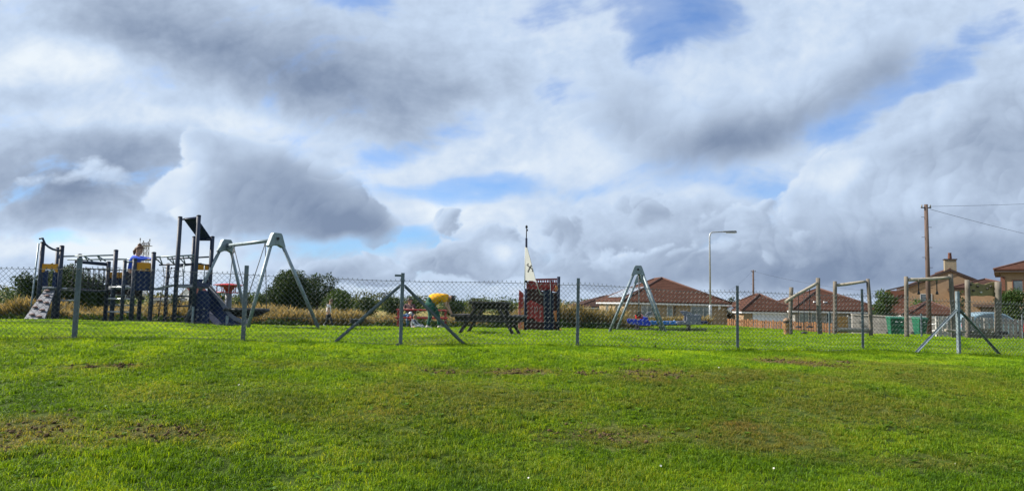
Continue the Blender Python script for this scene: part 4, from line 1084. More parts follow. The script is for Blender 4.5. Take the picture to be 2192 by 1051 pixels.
    MB(base).tube(a, b, .038, .034, 10).build('mast', NB, root); MB(base).tube(b, e, .016, .014, 8).build('mast_top', BLACK, root)
    mb = MB(base); c = at(1127.2, 486, d); mb.box(c, (.07, .05, .07)); mb.box(c + Vector((.02, 0, -.1)), (.05, .05, .06)); mb.build('mast_head', BLACK, root)
    p = gp(1199, d + .1); MB(base).ball(p + Vector((0, 0, .03)), (.07, .07, .07), 8, 6).build('end_stop', OR, root)
make_ship()

def make_rocker():
    d = 28.5; base = gp(1430, d)
    root = empty('play_rocker', base, 0, 'long blue and grey seesaw rocker with a red saddle, under the bungalow windows', 'rocker')
    BL = mat('cobalt_panel', (0.012, 0.045, 0.52), 0.4, 0, 0.15, 4); LB = mat('sky_blue_panel', (0.03, 0.17, 0.52), 0.4, 0, 0.15, 4); GR = mat('slate_panel', (0.17, 0.18, 0.23), 0.5, 0, 0.15, 4)
    o7 = lambda x, y: at(1330 + x / 9.53, 640 + y / 9.53, d)
    def poly(name, pts, m, dy=0.0, th=.05):
        return MB(base).prism([o7(*p) + Vector((0, dy, 0)) for p in pts], (0, th, 0)).build(name, m, root, bevel=.012, seg=2)
    for dy in (0, .42):
        poly('wave_panel', [(150, 440), (175, 405), (215, 400), (255, 425), (300, 405), (340, 430), (400, 440), (460, 390), (500, 360), (545, 380), (560, 450), (600, 470), (590, 548), (480, 545), (380, 535), (300, 510), (220, 520), (170, 490)], BL, dy)
        poly('tail_panel', [(1245, 248), (1330, 245), (1420, 275), (1500, 320), (1600, 315), (1640, 345), (1625, 460), (1650, 522), (1150, 522), (1150, 458), (1330, 440), (1335, 350), (1290, 300)], GR, dy)
    poly('centre_beam', [(585, 450), (1155, 450), (1155, 524), (585, 524)], LB, .1, .25)
    poly('end_seat', [(1620, 455), (1780, 450), (1790, 500), (1640, 510)], mat('navy_seat', (0.01, 0.014, 0.07), 0.5), .1, .3)
    mb = MB(base); c = o7(385, 345) + Vector((0, .24, 0)); mb.ball(c, (.17, .20, .075), 12, 8); mb.box(c + Vector((0, 0, -.06)), (.26, .24, .10)); mb.build('saddle', RED, root)
    mb = MB(base); c = o7(385, 285) + Vector((0, .24, 0)); mb.path([c + Vector((-.13, -.14, 0)), c + Vector((-.05, 0, .03)), c + Vector((.1, .02, .02)), c + Vector((.14, .14, 0))], .022, 8); mb.tube(c + Vector((0, 0, -.12)), c + Vector((0, 0, .02)), .02); mb.build('grip', BLACK, root)
    poly('head_panel', [(500, 330), (560, 275), (620, 250), (640, 275), (590, 345), (545, 370)], GR, .2, .05)
    for x, y in ((215, 482), (325, 482), (440, 480), (600, 482), (735, 482), (990, 482), (1130, 482), (1300, 470), (1420, 470), (1535, 470), (1385, 306)):
        c = o7(x, y) - Vector((0, .006, 0)); MB(base).ball(c, (.028, .02, .028), 8, 6).build('bolt_cap', bpy.data.materials['sail_white'], root)
    for x in (655, 1100): MB(base).tube(o7(x, 455) + Vector((0, .2, 0)), o7(x, 425) + Vector((0, .2, 0)), .03, n=8).build('hand_peg', bpy.data.materials['sail_white'], root)
    for x in (350, 1400):
        p = o7(x, 520) + Vector((0, .24, 0)); z0 = g(p.x, p.y); mb = MB(base); n = 60
        mb.path([(p.x + .09 * math.cos(k * .6), p.y + .09 * math.sin(k * .6), z0 + (p.z - z0) * k / n) for k in range(n + 1)], .018, 6); mb.build('spring', BLACK, root)
    p = o7(870, 520) + Vector((0, .22, 0)); MB(base).tube((p.x, p.y, g(p.x, p.y) - .1), p, .07, n=12).build('pivot_post', BLACK, root)
make_rocker()

def crooked(mb, p, q, r, seed, n=10, segs=7, amp=.025):
    rr = random.Random(seed); p, q = Vector(p), Vector(q); d = (q - p).normalized(); pts = []; rad = []
    u = d.cross(Vector((0.3, 1, 0.2))).normalized(); w = d.cross(u)
    a, b = rr.random() * 6, rr.random() * 6
    for i in range(segs + 1):
        t = i / segs; pts.append(p.lerp(q, t) + u * amp * math.sin(3 * t + a) + w * amp * math.sin(4 * t + b)); rad.append(r * (1.06 - .16 * t + .05 * math.sin(7 * t + a)))
    mb.path(pts, rad, n)
def log_post(root, base, px, d, top, r, seed, dxtop=0):
    p = gp(px, d); z = at(px + dxtop, top, d); q = Vector((z.x, d, z.z)); mb = MB(base); crooked(mb, p - Vector((0, 0, .12)), q, r, seed); return mb.build('post', LOG, root)
def log_rail(root, base, a, b, r, seed, name='rail'):
    mb = MB(base); crooked(mb, a, b, r, seed, amp=.03); return mb.build(name, LOGH, root)
def make_log_frames():
    d = 27.0
    # A: sloping beam with hanging discs
    base = gp(1721, d); root = empty('log_frame', base, 0, 'log frame with a steeply sloping beam and hanging black foot discs', 'climbing frame', 'log frames of the trim trail')
    log_post(root, base, 1693, d, 615, .085, 1); log_post(root, base, 1755, d - .1, 595, .085, 2, -3)
    log_rail(root, base, at(1682, 648, d - .16), at(1749, 604, d - .2), .062, 3, 'sloping_beam')
    for px, y0, y1, dd in ((1709, 632, 699, -.2), (1721, 624, 711, .1), (1733, 616, 699, -.15)):
        a, b = at(px, y0, d + dd), at(px + .5, y1, d + dd); mb = MB(base); mb.tube(a, b, .013, n=6); mb.build('rope', ROPE, root)
        MB(base).lathe([(.0, .03), (.05, .03), (.11, .005), (.12, -.03), (.10, -.045), (0, -.045)], 16, b).build('foot_disc', BLACK, root)
    # B: two level rails
    base = gp(1824, d); root = empty('log_frame', base, 0, 'log frame with level top rail and low balance rail', 'climbing frame', 'log frames of the trim trail')
    log_post(root, base, 1789, d, 602, .075, 4, -3); log_post(root, base, 1864, d - .3, 597, .075, 5, -6)
    log_rail(root, base, at(1792, 609, d), at(1853, 604, d - .3), .06, 6); log_rail(root, base, at(1793, 706.5, d - .16), at(1860, 705, d - .4), .088, 7, 'balance_rail')
    # C: top rail with hanging grips, low rail
    d2 = 26.0
    base = gp(1988, d2); root = empty('log_frame', base, 0, 'log frame with two hanging hand grips in front of the telephone pole', 'climbing frame', 'log frames of the trim trail')
    log_post(root, base, 1943, d2, 592, .075, 8, -5); log_post(root, base, 2042, d2 - .2, 587, .08, 9, -8)
    log_rail(root, base, at(1943, 598, d2), at(2032, 594, d2 - .2), .065, 10)
    for px in (1966, 2005):
        a = at(px, 598, d2 - .08); mb = MB(base); mb.tube(a, a - Vector((0, 0, .14)), .035, n=10); mb.build('grip_mount', LOG, root)
        mb = MB(base); mb.tube(a - Vector((0, 0, .13)), a - Vector((0, 0, .50)), .018, n=8); mb.lathe([(.02, .1), (.035, .05), (.05, .0), (.05, -.03), (0, -.04)], 12, a - Vector((0, 0, .52))); mb.build('hand_grip', BLACK, root)
    log_rail(root, base, at(2024, 707, d2 - .45), at(2066, 708, d2 - .35), .05, 11, 'low_rail')
    # D: climbing boards
    base = gp(2104, d2); root = empty('log_frame', base, 0, 'log frame with an olive climbing board at the top and a brown board below', 'climbing frame', 'log frames of the trim trail')
    log_post(root, base, 2072, d2 - .1, 599, .09, 12, -3); log_post(root, base, 2139, d2 - .2, 603, .115, 13, -5)
    OL = mat('olive_board', (0.20, 0.17, 0.075), 0.75, 0, 0.3, 5, 0.3, dirt=(0.09, 0.08, 0.04), damt=0.6); SB = mat('faded_board', (0.15, 0.13, 0.08), 0.7, 0, 0.3, 4, dirt=(0.10, 0.11, 0.11), damt=0.7)
    top = [(2075, 606), (2081, 604), (2087, 607), (2094, 605), (2100, 608), (2108, 609), (2116, 606), (2123, 604), (2129, 603), (2130, 635), (2118, 632), (2104, 634), (2090, 633), (2075, 634)]
    MB(base).prism([at(px, py, d2 - .12) for px, py in top], (0, .04, 0)).build('climbing_board', OL, root, bevel=.006)
    low = [(2078, 705), (2090, 703), (2112, 704), (2133, 703), (2134, 730), (2100, 734), (2078, 734)]
    MB(base).prism([at(px, py, d2 - .12) for px, py in low], (0, .04, 0)).build('lower_board', SB, root, bevel=.006)
    dk = mat('dark_hold', (0.05, 0.042, 0.038), .6); pl = mat('pale_hold', (0.45, 0.42, 0.36), .6)
    for px, py, m in ((2078, 609, dk), (2093, 613, dk), (2121, 613, dk), (2100, 626, pl), (2114, 618, dk), (2084, 622, dk), (2082, 709, pl), (2110, 711, pl), (2125, 711, pl), (2097, 720, dk)):
        c = at(px, py, d2 - .15); mb = MB(base); mb.ball(c, (.045, .05, .04), 8, 6); mb.build('hand_hold', m, root)
    a = at(2140, 712, d2 - .3); MB(base).tube(a, a + Vector((.22, -.1, .0)), .06, n=10).build('stub_rail', BLACK, root)
make_log_frames()

def make_bin():
    p = gp(1683.5, 26.3); root = empty('litter_bin', p, 0, 'round brown litter bin with domed lid beside a log post', 'litter bin')
    BW = mat('timber_brown', (0.30, 0.16, 0.07), 0.7, 0, 0.3, 8, 0.3)
    MB().lathe([(.085, -.05), (.09, .0), (.105, .46), (.11, .47)], 16).build('body', BW, root)
    MB().lathe([(.098, .47), (.098, .54)], 16).build('opening', BLACK, root)
    MB().lathe([(.115, .54), (.115, .57), (.09, .63), (.05, .66), (0, .665)], 16).build('lid', mat('bin_lid', (0.24, 0.15, 0.09), .6), root)
make_bin()

def make_low_seat():
    p = gp(764, 26.5); root = empty('spring_rider', p, 0, 'small dark spring seat on the grass half hidden by the left fence brace', 'spring rider')
    DKP = mat('dark_rider_board', (0.022, 0.026, 0.034), .6, 0, .25, 6)
    MB().prism([(-.30, -.03, .30), (-.22, -.03, .44), (-.12, -.03, .40), (.08, -.03, .38), (.20, -.03, .52), (.30, -.03, .50), (.24, -.03, .32), (.10, -.03, .24), (-.18, -.03, .24)], (0, .06, 0)).build('side_board', DKP, root, bevel=.01)
    MB().box((-.02, 0, .40), (.26, .24, .04)).build('seat', DKP, root, bevel=.01)
    MB().tube((.22, -.18, .46), (.22, .18, .46), .018).build('grip', BLACK, root)
    MB().path([(.08 * math.cos(k * .6), .08 * math.sin(k * .6), .25 * k / 40) for k in range(41)], .016, 6).build('spring', BLACK, root)
make_low_seat()
# ------------------------------------------------------------------ houses
def tile_mat(name, rgb, row=0.15):
    m, t, bs, pos = new_mat(name)
    sep = t.new('ShaderNodeSeparateXYZ'); t.put(sep.inputs[0], pos)
    n = t.noise(pos, 1.2, 6, 0.65); n2 = t.noise(pos, 9, 3, 0.6)
    c = t.ramp(n, [(0.3, [v * .72 for v in rgb]), (0.7, [v * 1.25 for v in rgb])])
    fr = t.m('FRACT', t.m('DIVIDE', t.m('ADD', sep.outputs[2], t.m('MULTIPLY', n2, 0.02)), row))
    edge = t.step(fr, 0.1, 0.5)
    c = t.mix(t.m('MULTIPLY', t.m('SUBTRACT', 1.0, edge), 0.6), c, [v * .35 for v in rgb])
    c = t.mix(t.m('MULTIPLY', t.step(n2, .5, .75), 0.35), c, [min(1, v * 1.7) for v in rgb])
    t.put(bs.inputs['Base Color'], c); bs.inputs['Roughness'].default_value = 0.9; bs.inputs['Specular IOR Level'].default_value = 0.08
    b = t.new('ShaderNodeBump'); b.inputs['Strength'].default_value = 0.8; b.inputs['Distance'].default_value = 0.04; t.put(b.inputs['Height'], fr); t.l.new(b.outputs[0], bs.inputs['Normal'])
    return m
TILE = tile_mat('red_brown_tiles', (0.080, 0.038, 0.027)); TILED = tile_mat('brown_tiles', (0.06, 0.034, 0.028))
HIPT = mat('hip_tiles', (0.085, 0.04, 0.03), 0.8, 0, 0.3, 5)
HARL = mat('tan_render', (0.27, 0.20, 0.13), 0.9, 0, 0.14, 2.5, 0.5, 30, dirt=(0.22, 0.16, 0.11), damt=0.5)
HARL2 = mat('buff_render', (0.27, 0.185, 0.115), 0.9, 0, 0.12, 2.5, 0.5, 30, dirt=(0.28, 0.19, 0.11), damt=0.4)
BRICK = mat('buff_brick', (0.27, 0.205, 0.125), 0.9, 0, 0.2, 6, 0.5, 20, dirt=(0.16, 0.13, 0.09), damt=0.5, stretch=(1, 1, 3))
REDB = mat('red_brick', (0.13, 0.055, 0.038), 0.9, 0, 0.25, 7, 0.5, 20, stretch=(1, 1, 3))
GHARL = mat('grey_roughcast', (0.24, 0.235, 0.22), 0.95, 0, 0.2, 4, 0.7, 45, dirt=(0.12, 0.12, 0.10), damt=0.6)
WHITE = mat('white_upvc', (0.74, 0.75, 0.76), 0.45, 0, 0.06, 3)
FASC = mat('pale_fascia', (0.62, 0.64, 0.66), 0.5, 0, 0.08, 3); DFASC = mat('dark_fascia', (0.05, 0.035, 0.03), 0.6)
def glass_mat(name, rgb):
    m, t, bs, pos = new_mat(name); n = t.noise(pos, 1.5, 3)
    t.put(bs.inputs['Base Color'], t.ramp(n, [(0.35, [v * .6 for v in rgb]), (0.7, rgb)])); bs.inputs['Roughness'].default_value = 0.06; bs.inputs['Specular IOR Level'].default_value = 0.7
    return m
GLASS = glass_mat('window_glass', (0.10, 0.13, 0.15)); CURT = glass_mat('window_with_blind', (0.22, 0.27, 0.29)); FRAME = mat('grey_white_frame', (0.42, 0.43, 0.43), .5, 0, .06, 3)
PANELM = mat('solar_glass', (0.30, 0.32, 0.36), 0.22, 0.3, 0.1, 2)

class House:
    def __init__(s, name, C1, th, w, L, ze, zr, zg, label, cat='house', group=None, wall=HARL, roof=TILE, over=.32, gable=None, fasc=FASC, side=None):
        s.root = empty(name, (C1[0], C1[1], zg), R(th), label, cat, group); s.w, s.L = w, L; s.ze = ze - zg; s.h = h = ze - zg; zr -= zg; s.zr = zr
        mb = MB(); mb.prism([(0, 0, -.6), (w, 0, -.6), (w, L, -.6), (0, L, -.6)], (0, 0, h + .6)); s.wall = mb.build('wall', wall, s.root)
        o = over; slope = (zr - h) / (min(w, L) / 2); zo = h - o * slope + .06
        x0, x1, y0, y1 = -o, w + o, -o, L + o; th_ = .10
        if gable is None:
            run = (min(w, L) + 2 * o) / 2
            if L >= w: A, B = (w / 2, y0 + run, zr + .06), (w / 2, y1 - run, zr + .06)
            else: A, B = (x0 + run, L / 2, zr + .06), (x1 - run, L / 2, zr + .06)
            c = [(x0, y0, zo), (x1, y0, zo), (x1, y1, zo), (x0, y1, zo)]
            if L >= w: faces = [(c[0], c[1], A), (c[1], c[2], B, A), (c[2], c[3], B), (c[3], c[0], A, B)]
            else: faces = [(c[0], c[1], B, A), (c[1], c[2], B), (c[2], c[3], A, B), (c[3], c[0], A)]
            hips = [(c[0], A), (c[1], A if L >= w else B), (c[2], B), (c[3], B if L >= w else A), (A, B)]
        elif gable == 'front':   # ridge runs back from the front wall
            A, B = (w / 2, y0 * .5, zr + .06), (w / 2, y1, zr + .06); c = [(x0, y0 * .5, zo), (x1, y0 * .5, zo), (x1, y1, zo), (x0, y1, zo)]
            faces = [(c[1], c[2], B, A), (c[3], c[0], A, B)]; hips = [(A, B)]
            mb = MB(); mb.prism([(0, 0.002, h), (w, 0.002, h), (w / 2, 0.002, zr - .04)], (0, L - .004, 0)); mb.build('gable', wall, s.root)
        mb = MB(); vs = []
        for f in faces:
            b = [Vector(p) for p in f]; mb.add(b + [p - Vector((0, 0, th_)) for p in b], [tuple(range(len(b))), tuple(reversed(range(len(b), 2 * len(b))))] + [(i, len(b) + i, len(b) + (i + 1) % len(b), (i + 1) % len(b)) for i in range(len(b))])
        s.roof = mb.build('roof', roof, s.root)
        if gable is None:
            mb = MB(); mb.prism([(x0 + .03, y0 + .03, zo - .11), (x1 - .03, y0 + .03, zo - .11), (x1 - .03, y1 - .03, zo - .11), (x0 + .03, y1 - .03, zo - .11)], (0, 0, -.14)); mb.build('fascia', fasc, s.root)
        else:
            for a, b in ((c[0], A), (c[1], A)):
                a, b = Vector(a), Vector(b); MB().beam(a + Vector((0, -.03, -.14)), b + Vector((0, -.03, -.14)), .03, .16).build('barge_board', fasc, s.root)
            for k in (0, 1):
                x = x0 + .02 if k == 0 else x1 - .02; MB().box((x, L / 2, zo - .17), (.05, L + o, .12)).build('gutter', fasc, s.root)
        mb = MB()
        for a, b in hips:
            if (Vector(a) - Vector(b)).length > .2: mb.tube(Vector(a) + Vector((0, 0, .02)), Vector(b) + Vector((0, 0, .02)), .085, n=7)
        mb.build('ridge_tiles', HIPT, s.roof)
    def window(s, x, z, w, h, glass=GLASS, face='front', mull=1, name='window', frame=None):
        """opening with frame and recessed pane; x along the wall, z above the ground"""
        frame = frame or FRAME
        if face == 'front': P = lambda a, d, c: (a, -d, c)
        else: P = lambda a, d, c: (-d, a, c)
        f = .06; mb = MB()
        def bx(a, c, wa, hc, d0, d1):
            p = Vector(P(a, (d0 + d1) / 2, c)); sz = (wa, d1 - d0, hc) if face == 'front' else (d1 - d0, wa, hc); mb.box(p, sz)
        bx(x, z + h - f / 2, w, f, -.02, .045); bx(x, z + f / 2, w, f, -.02, .045)
        for q in (-1, 1): bx(x + q * (w / 2 - f / 2), z + h / 2, f, h - 2 * f, -.02, .045)
        for k in range(mull): bx(x - w / 2 + w * (k + 1) / (mull + 1), z + h / 2, f * .8, h - 2 * f, -.02, .04)
        o = mb.build(name, frame, s.root)
        mb = MB(); bx(x, z + h / 2, w - f * 1.6, h - f * 1.6, -.01, .012); mb.build('pane', glass, o)
        mb = MB(); bx(x, z - .035, w + .12, .05, -.02, .09); mb.build('sill', FASC, o)
        return o

GZ = -1.2
# bungalow in the middle
h = House('bungalow', (9.75, 60), 3.7, 8.9, 11.5, 1.18, 3.25, GZ, 'buff bungalow with a wide red brown hipped roof behind the street lamp', 'house', None, BRICK)
fx = lambda px: (px - 1338) / 218 * 8.9
h.window(fx(1385), 1.02, 1.05, 1.0, CURT); h.window(fx(1433), 1.02, .5, 1.0, CURT, mull=0); h.window(fx(1498), .55, 1.65, 1.45, CURT, mull=2)
h.window(3.2, 1.0, 1.1, 1.0, GLASS, 'side'); h.window(7.5, 1.0, 1.1, 1.0, GLASS, 'side')
MB().box((fx(1444), -.03, .9), (.09, .07, 2.1)).build('drain_pipe', DFASC, h.root); MB().box((fx(1539), -.06, 1.9), (.2, .12, .28)).build('alarm_box', WHITE, h.root)
MB().lathe([(0, .03), (.18, .01), (.33, -.06)], 14, (9.15, -.35, 1.75), Matrix.Rotation(R(70), 3, 'X')).build('satellite_dish', FASC, h.root)
mb = MB()   # solar panels on the left slope
sl_ = (h.zr - h.h) / 4.45
for y in (2.4, 4.1, 5.8, 7.5): mb.prism([(.35, y, h.h + .35 * sl_ + .12), (.35, y + 1.6, h.h + .35 * sl_ + .12), (2.3, y + 1.6, h.h + 2.3 * sl_ + .12), (2.3, y, h.h + 2.3 * sl_ + .12)], (0, 0, .04))
mb.build('solar_panel', PANELM, h.roof)
# neighbour behind
h = House('bungalow', (7.9, 80), 2, 7.5, 9, .55, 1.75, GZ, 'low bungalow with dark brown roof half hidden behind the wider bungalow', 'house', None, BRICK, TILED)
h.window(1.2, .75, 1.4, .8, CURT); h.window(4.2, .75, 1.4, .8, CURT)
# garage
h = House('garage', (19.2, 58), 1.5, 4.4, 5.4, .62, 1.85, GZ, 'small tan garage with hipped tiled roof above the brown board fence', 'garage', None, HARL2, over=.25)
mb = MB(); mb.box((2.35, -.02, .85), (3.2, .05, 1.75)); go_ = mb.build('garage_door', mat('pale_garage_door', (0.55, 0.60, 0.68), .5, 0, .06), h.root)
for z in (.35, .8, 1.25): MB().box((2.35, -.05, z), (3.16, .02, .02)).build('rib', FASC, go_)
MB().box((-.02, 4.55, .6), (.05, .8, 1.9)).build('door', WHITE, h.root)
MB().box((.32, -.005, .8), (.62, .06, 1.9)).build('corner_pier', BRICK, h.root)
# right hand bungalow
h = House('bungalow', (23.05, 57), 0.5, 7.2, 7.4, .80, 2.45, GZ, 'grey walled bungalow with red tiled pyramid roof behind the level log frame', 'house', None, GHARL)
fx = lambda px: (px - 1703) / 192 * 7.2
for px, w_, m_, z_, hh_ in ((1722, .8, CURT, .7, 1.1), (1748, .8, CURT, .7, 1.1), (1776, .5, GLASS, .0, 1.85)): h.window(fx(px), z_, w_, hh_, m_)
h.window(fx(1820), -.0, .5, 1.5, CURT, mull=0, name='door'); MB().box((fx(1818), -.08, 1.32), (.55, .16, .06)).build('hood', WHITE, h.root)
MB().box((fx(1822), -.05, 1.65), (.10, .10, .5)).build('drain_pipe', DFASC, h.root)
for px, py in ((1758, 652), (1780, 652)): 
    MB().box((fx(px), .9, h.h + .55), (.28, .2, .10)).build('roof_vent', WHITE, h.roof)
# small roof at right
h = House('garage', (.569 * 51, 51), -14, 3.4, 3.4, .60, 1.45, -.95, 'small outbuilding with red hipped roof and white fascia behind the green bins', 'garage', None, GHARL, over=.2)
MB().box((1.8, -.03, 1.15), (2.9, .04, .32)).build('fascia_board', WHITE, h.root)
# gable house
h = House('gable_house', (.5665 * 74, 74), -24, 7.6, 10, 3.4, 5.15, -1.3, 'two storey tan gable house with a square chimney', 'house', None, HARL2, TILED, over=.25, gable='front', fasc=DFASC)
mb = MB(); mb.box((3.95, .9, 6.75), (1.05, .8, 1.5)); ch = mb.build('chimney', mat('chimney_render', (0.24, 0.20, 0.14), .9, 0, .2, 4), h.root)
mb = MB(); mb.box((3.95, .9, 7.53), (1.2, .95, .10)); mb.build('chimney_cap', DFASC, ch)
MB().lathe([(.17, 0), (.19, .1), (.15, .6), (.18, .66)], 12, (3.95, .9, 7.57)).build('chimney_pot', REDB, ch)
MB().prism([(-2.1, -.06, 4.25), (2.2, -.06, 4.75 + .7), (2.2, -.06, 4.6 + .7), (-2.1, -.06, 4.1)], (0, .05, 0)).build('lean_roof_edge', DFASC, h.root)
MB().box((-1.0, 1.2, 2.0), (2.0, 2.0, 4.4)).build('side_wing', REDB, h.root)
h.window(1.6, 2.7, 1.1, 1.2); h.window(5.6, .6, 1.3, 1.2); h.window(6.5, 2.6, .8, 1.1, mull=0)
# lower wing joined to it
h = House('house_wing', (.631 * 68, 68), -29, 5.6, 8, 3.15, 4.0, -1.2, 'lower tan house wing with dark canopy and patio window behind the climbing board', 'house', None, HARL2, TILED, over=.25, fasc=DFASC)
h.window(3.1, .9, 1.9, 1.55, GLASS, mull=1, frame=DFASC); MB().prism([(1.5, -.7, 2.50), (4.6, -.7, 2.50), (4.6, 0, 2.72), (1.5, 0, 2.72)], (0, 0, .07)).build('canopy', DFASC, h.root)
MB().box((.3, -.04, 1.4), (.5, .08, 2.8)).build('corner_strip', DFASC, h.root)
# two storey house at the edge
h = House('corner_house', (.6985 * 58, 58), -35, 7.5, 9, 4.45, 5.75, -1.1, 'tall tan house with hipped tiled roof and roof glazing at the picture edge', 'house', None, HARL2, TILE, over=.45, fasc=DFASC)
h.window(1.15, 3.55, .75, 1.05, GLASS, mull=0, frame=REDB); MB().box((.14, -.03, 2.4), (.30, .08, 4.9)).build('corner_quoin', REDB, h.root)
h.window(4.6, 3.55, 1.2, 1.05); h.window(4.6, 1.0, 1.4, 1.2); h.window(1.6, 1.0, 1.2, 1.2)
mb = MB(); sl_ = (h.zr - h.h) / 3.75
for x in (1.9, 3.1, 4.3): mb.prism([(x, .5, h.h + .5 * sl_ + .14), (x + 1.05, .5, h.h + .5 * sl_ + .14), (x + 1.05, 1.7, h.h + 1.7 * sl_ + .14), (x, 1.7, h.h + 1.7 * sl_ + .14)], (0, 0, .04))
mb.build('roof_glazing', PANELM, h.roof)
# far cottage and shed, left
c = at(384, 655, 150); h = House('cottage', (c.x, 150), -20, 3.4, 5, .9, 2.3, -.9, 'tiny white cottage with pink red roof far beyond the slide tower', 'house', None, WHITE, tile_mat('pink_tiles', (0.36, 0.13, 0.10)), gable='front', over=.2)
h.window(1.0, .5, .7, .8); MB().box((1.7, 1.5, 3.3), (.5, .5, .9)).build('chimney', REDB, h.root)
c = at(326, 655, 120); h = House('shed', (c.x, 120), 0, 3.6, 4, .05, .35, -1.0, 'low grey flat roofed shed far behind the rope net', 'shed', None, mat('shed_grey', (0.22, 0.24, 0.26), .7), mat('felt_roof', (0.14, 0.16, 0.18), .8))
MB().box((1.2, -.02, .45), (.8, .04, .85)).build('door', DFASC, h.root)

# ------------------------------------------------------------------ walls, board fences, bins
def board_fence(name, p0, p1, top0, top1, bw, gap, m, label, jag=.03, th=.022, cat='fence', postm=None):
    """p0, p1 ground points; every board keeps its own height and lean"""
    base = p0.lerp(p1, .5); base.z = g(base.x, base.y); root = empty(name, base, 0, label, cat)
    L = (p1 - p0).length; d = (p1 - p0).normalized(); d.z = 0; n = Vector((-d.y, d.x, 0)); k = int(L / (bw + gap)); rr = random.Random(len(name)); mb = MB(base)
    for i in range(k):
        t = (i + .5) / k; p = p0.lerp(p1, t); zt = top0 + (top1 - top0) * t + rr.uniform(-jag, jag); z0 = g(p.x, p.y) - .08
        ln = d * rr.uniform(-.012, .012); w = bw * rr.uniform(.9, 1.05) / 2
        a = p - d * w; b = p + d * w
        mb.prism([(a.x, a.y, z0), (b.x, b.y, z0), (b.x + ln.x, b.y, zt + rr.uniform(-.01, .01)), (a.x + ln.x, a.y, zt)], n * -th)
    mb.build('boards', m, root)
    for f in (.22, .78):
        q0, q1 = p0.copy(), p1.copy(); q0.z = g(q0.x, q0.y) + (top0 - g(q0.x, q0.y)) * f; q1.z = g(q1.x, q1.y) + (top1 - g(q1.x, q1.y)) * f
        MB(base).beam(q0 + n * .035, q1 + n * .035, .04, .08).build('rail', postm or m, root)
    for i in range(int(L / 2.0) + 1):
        t = min(1, i * 2.0 / L); p = p0.lerp(p1, t) + n * .10; MB(base).box((p.x, p.y, (g(p.x, p.y) - .2 + top0 + (top1 - top0) * t) / 2), (.09, .09, top0 + (top1 - top0) * t - g(p.x, p.y) + .15)).build('post', postm or m, root)
BOARD = mat('brown_fence_board', (0.24, 0.115, 0.05), 0.85, 0, 0.45, 7, 0.5, 30, dirt=(0.10, 0.05, 0.025), damt=0.6, dscale=4, stretch=(1, 1, .15))
SILV = mat('silvered_board', (0.34, 0.33, 0.31), 0.9, 0, 0.35, 7, 0.5, 30, dirt=(0.17, 0.16, 0.14), damt=0.6, dscale=4, stretch=(1, 1, .15))
p0, p1 = gp(1557, 38), gp(1788, 33.5)
board_fence('board_fence', p0, p1, at(1557, 682, 38).z, at(1788, 692, 33.5).z, .10, .03, BOARD, 'low brown vertical board fence along the top of the grass bank')
p0, p1 = gp(2008, 31.5), gp(2200, 31)
board_fence('picket_fence', p0, p1, at(2008, 676, 31.5).z, at(2200, 683, 31).z, .135, .05, SILV, 'pale silvered board fence with gaps in front of the parked car', .04)
def make_wall():
    a, b = at(1825, 700, 44), at(2060, 700, 41); za = at(1825, 674, 44).z; zb = at(2060, 686, 41).z
    base = Vector((a.x, a.y, g(a.x, a.y))); root = empty('garden_wall', base, 0, 'low grey roughcast garden wall with pale coping behind the green bins', 'wall')
    n = Vector((.07, .3, 0)); 
    MB(base).prism([(a.x, a.y, g(a.x, a.y) - .4), (b.x, b.y, g(b.x, b.y) - .4), (b.x, b.y, zb), (a.x, a.y, za)], n).build('wall_face', GHARL, root)
    MB(base).prism([(a.x - .03, a.y - .05, za + .003), (b.x + .03, b.y - .05, zb + .003), (b.x + .03, b.y - .05, zb + .07), (a.x - .03, a.y - .05, za + .07)], n * 1.3).build('coping', mat('coping_stone', (0.36, 0.35, 0.32), .9), root)
    # painted hand rail in front of it
    r0, r1 = at(1990, 694, 40.8), at(2036, 692, 40.4); base = Vector((r0.x, r0.y, g(r0.x, r0.y))); root = empty('hand_rail', base, 0, 'white two bar hand rail beside the telephone pole', 'rail')
    for dz in (0, -.38): MB(base).tube(r0 + Vector((0, 0, dz)), r1 + Vector((0, 0, dz)), .03, n=8).build('bar', WHITE, root)
    for q in (r0, r1): MB(base).tube((q.x, q.y, g(q.x, q.y) - .1), q, .03, n=8).build('upright', WHITE, root)
make_wall()
def make_wire_fence():
    root = None
    for i, (px, d, top) in enumerate([(1776, 28.8, 667), (1973, 29.2, 671), (2078, 30.4, 666), (2190, 30.6, 672)]):
        p = gp(px, d)
        if root is None:
            base = p; root = empty('post_and_wire_fence', base, 0, 'thin grey posts with plain wires between the log frames and the houses', 'fence'); prev = None
        z = at(px, top, d).z; MB(base).box((p.x, p.y, (p.z - .1 + z) / 2), (.05, .05, z - p.z + .1)).build('post', FPOST, root)
        if prev:
            for f in (.55, .95): MB(base).path([prev[0] + Vector((0, 0, (prev[1] - prev[0].z) * f)), Vector((p.x, p.y, p.z + (z - p.z) * f))], .006, 4).build('wire', WIRE, root)
        prev = (p, z)
make_wire_fence()
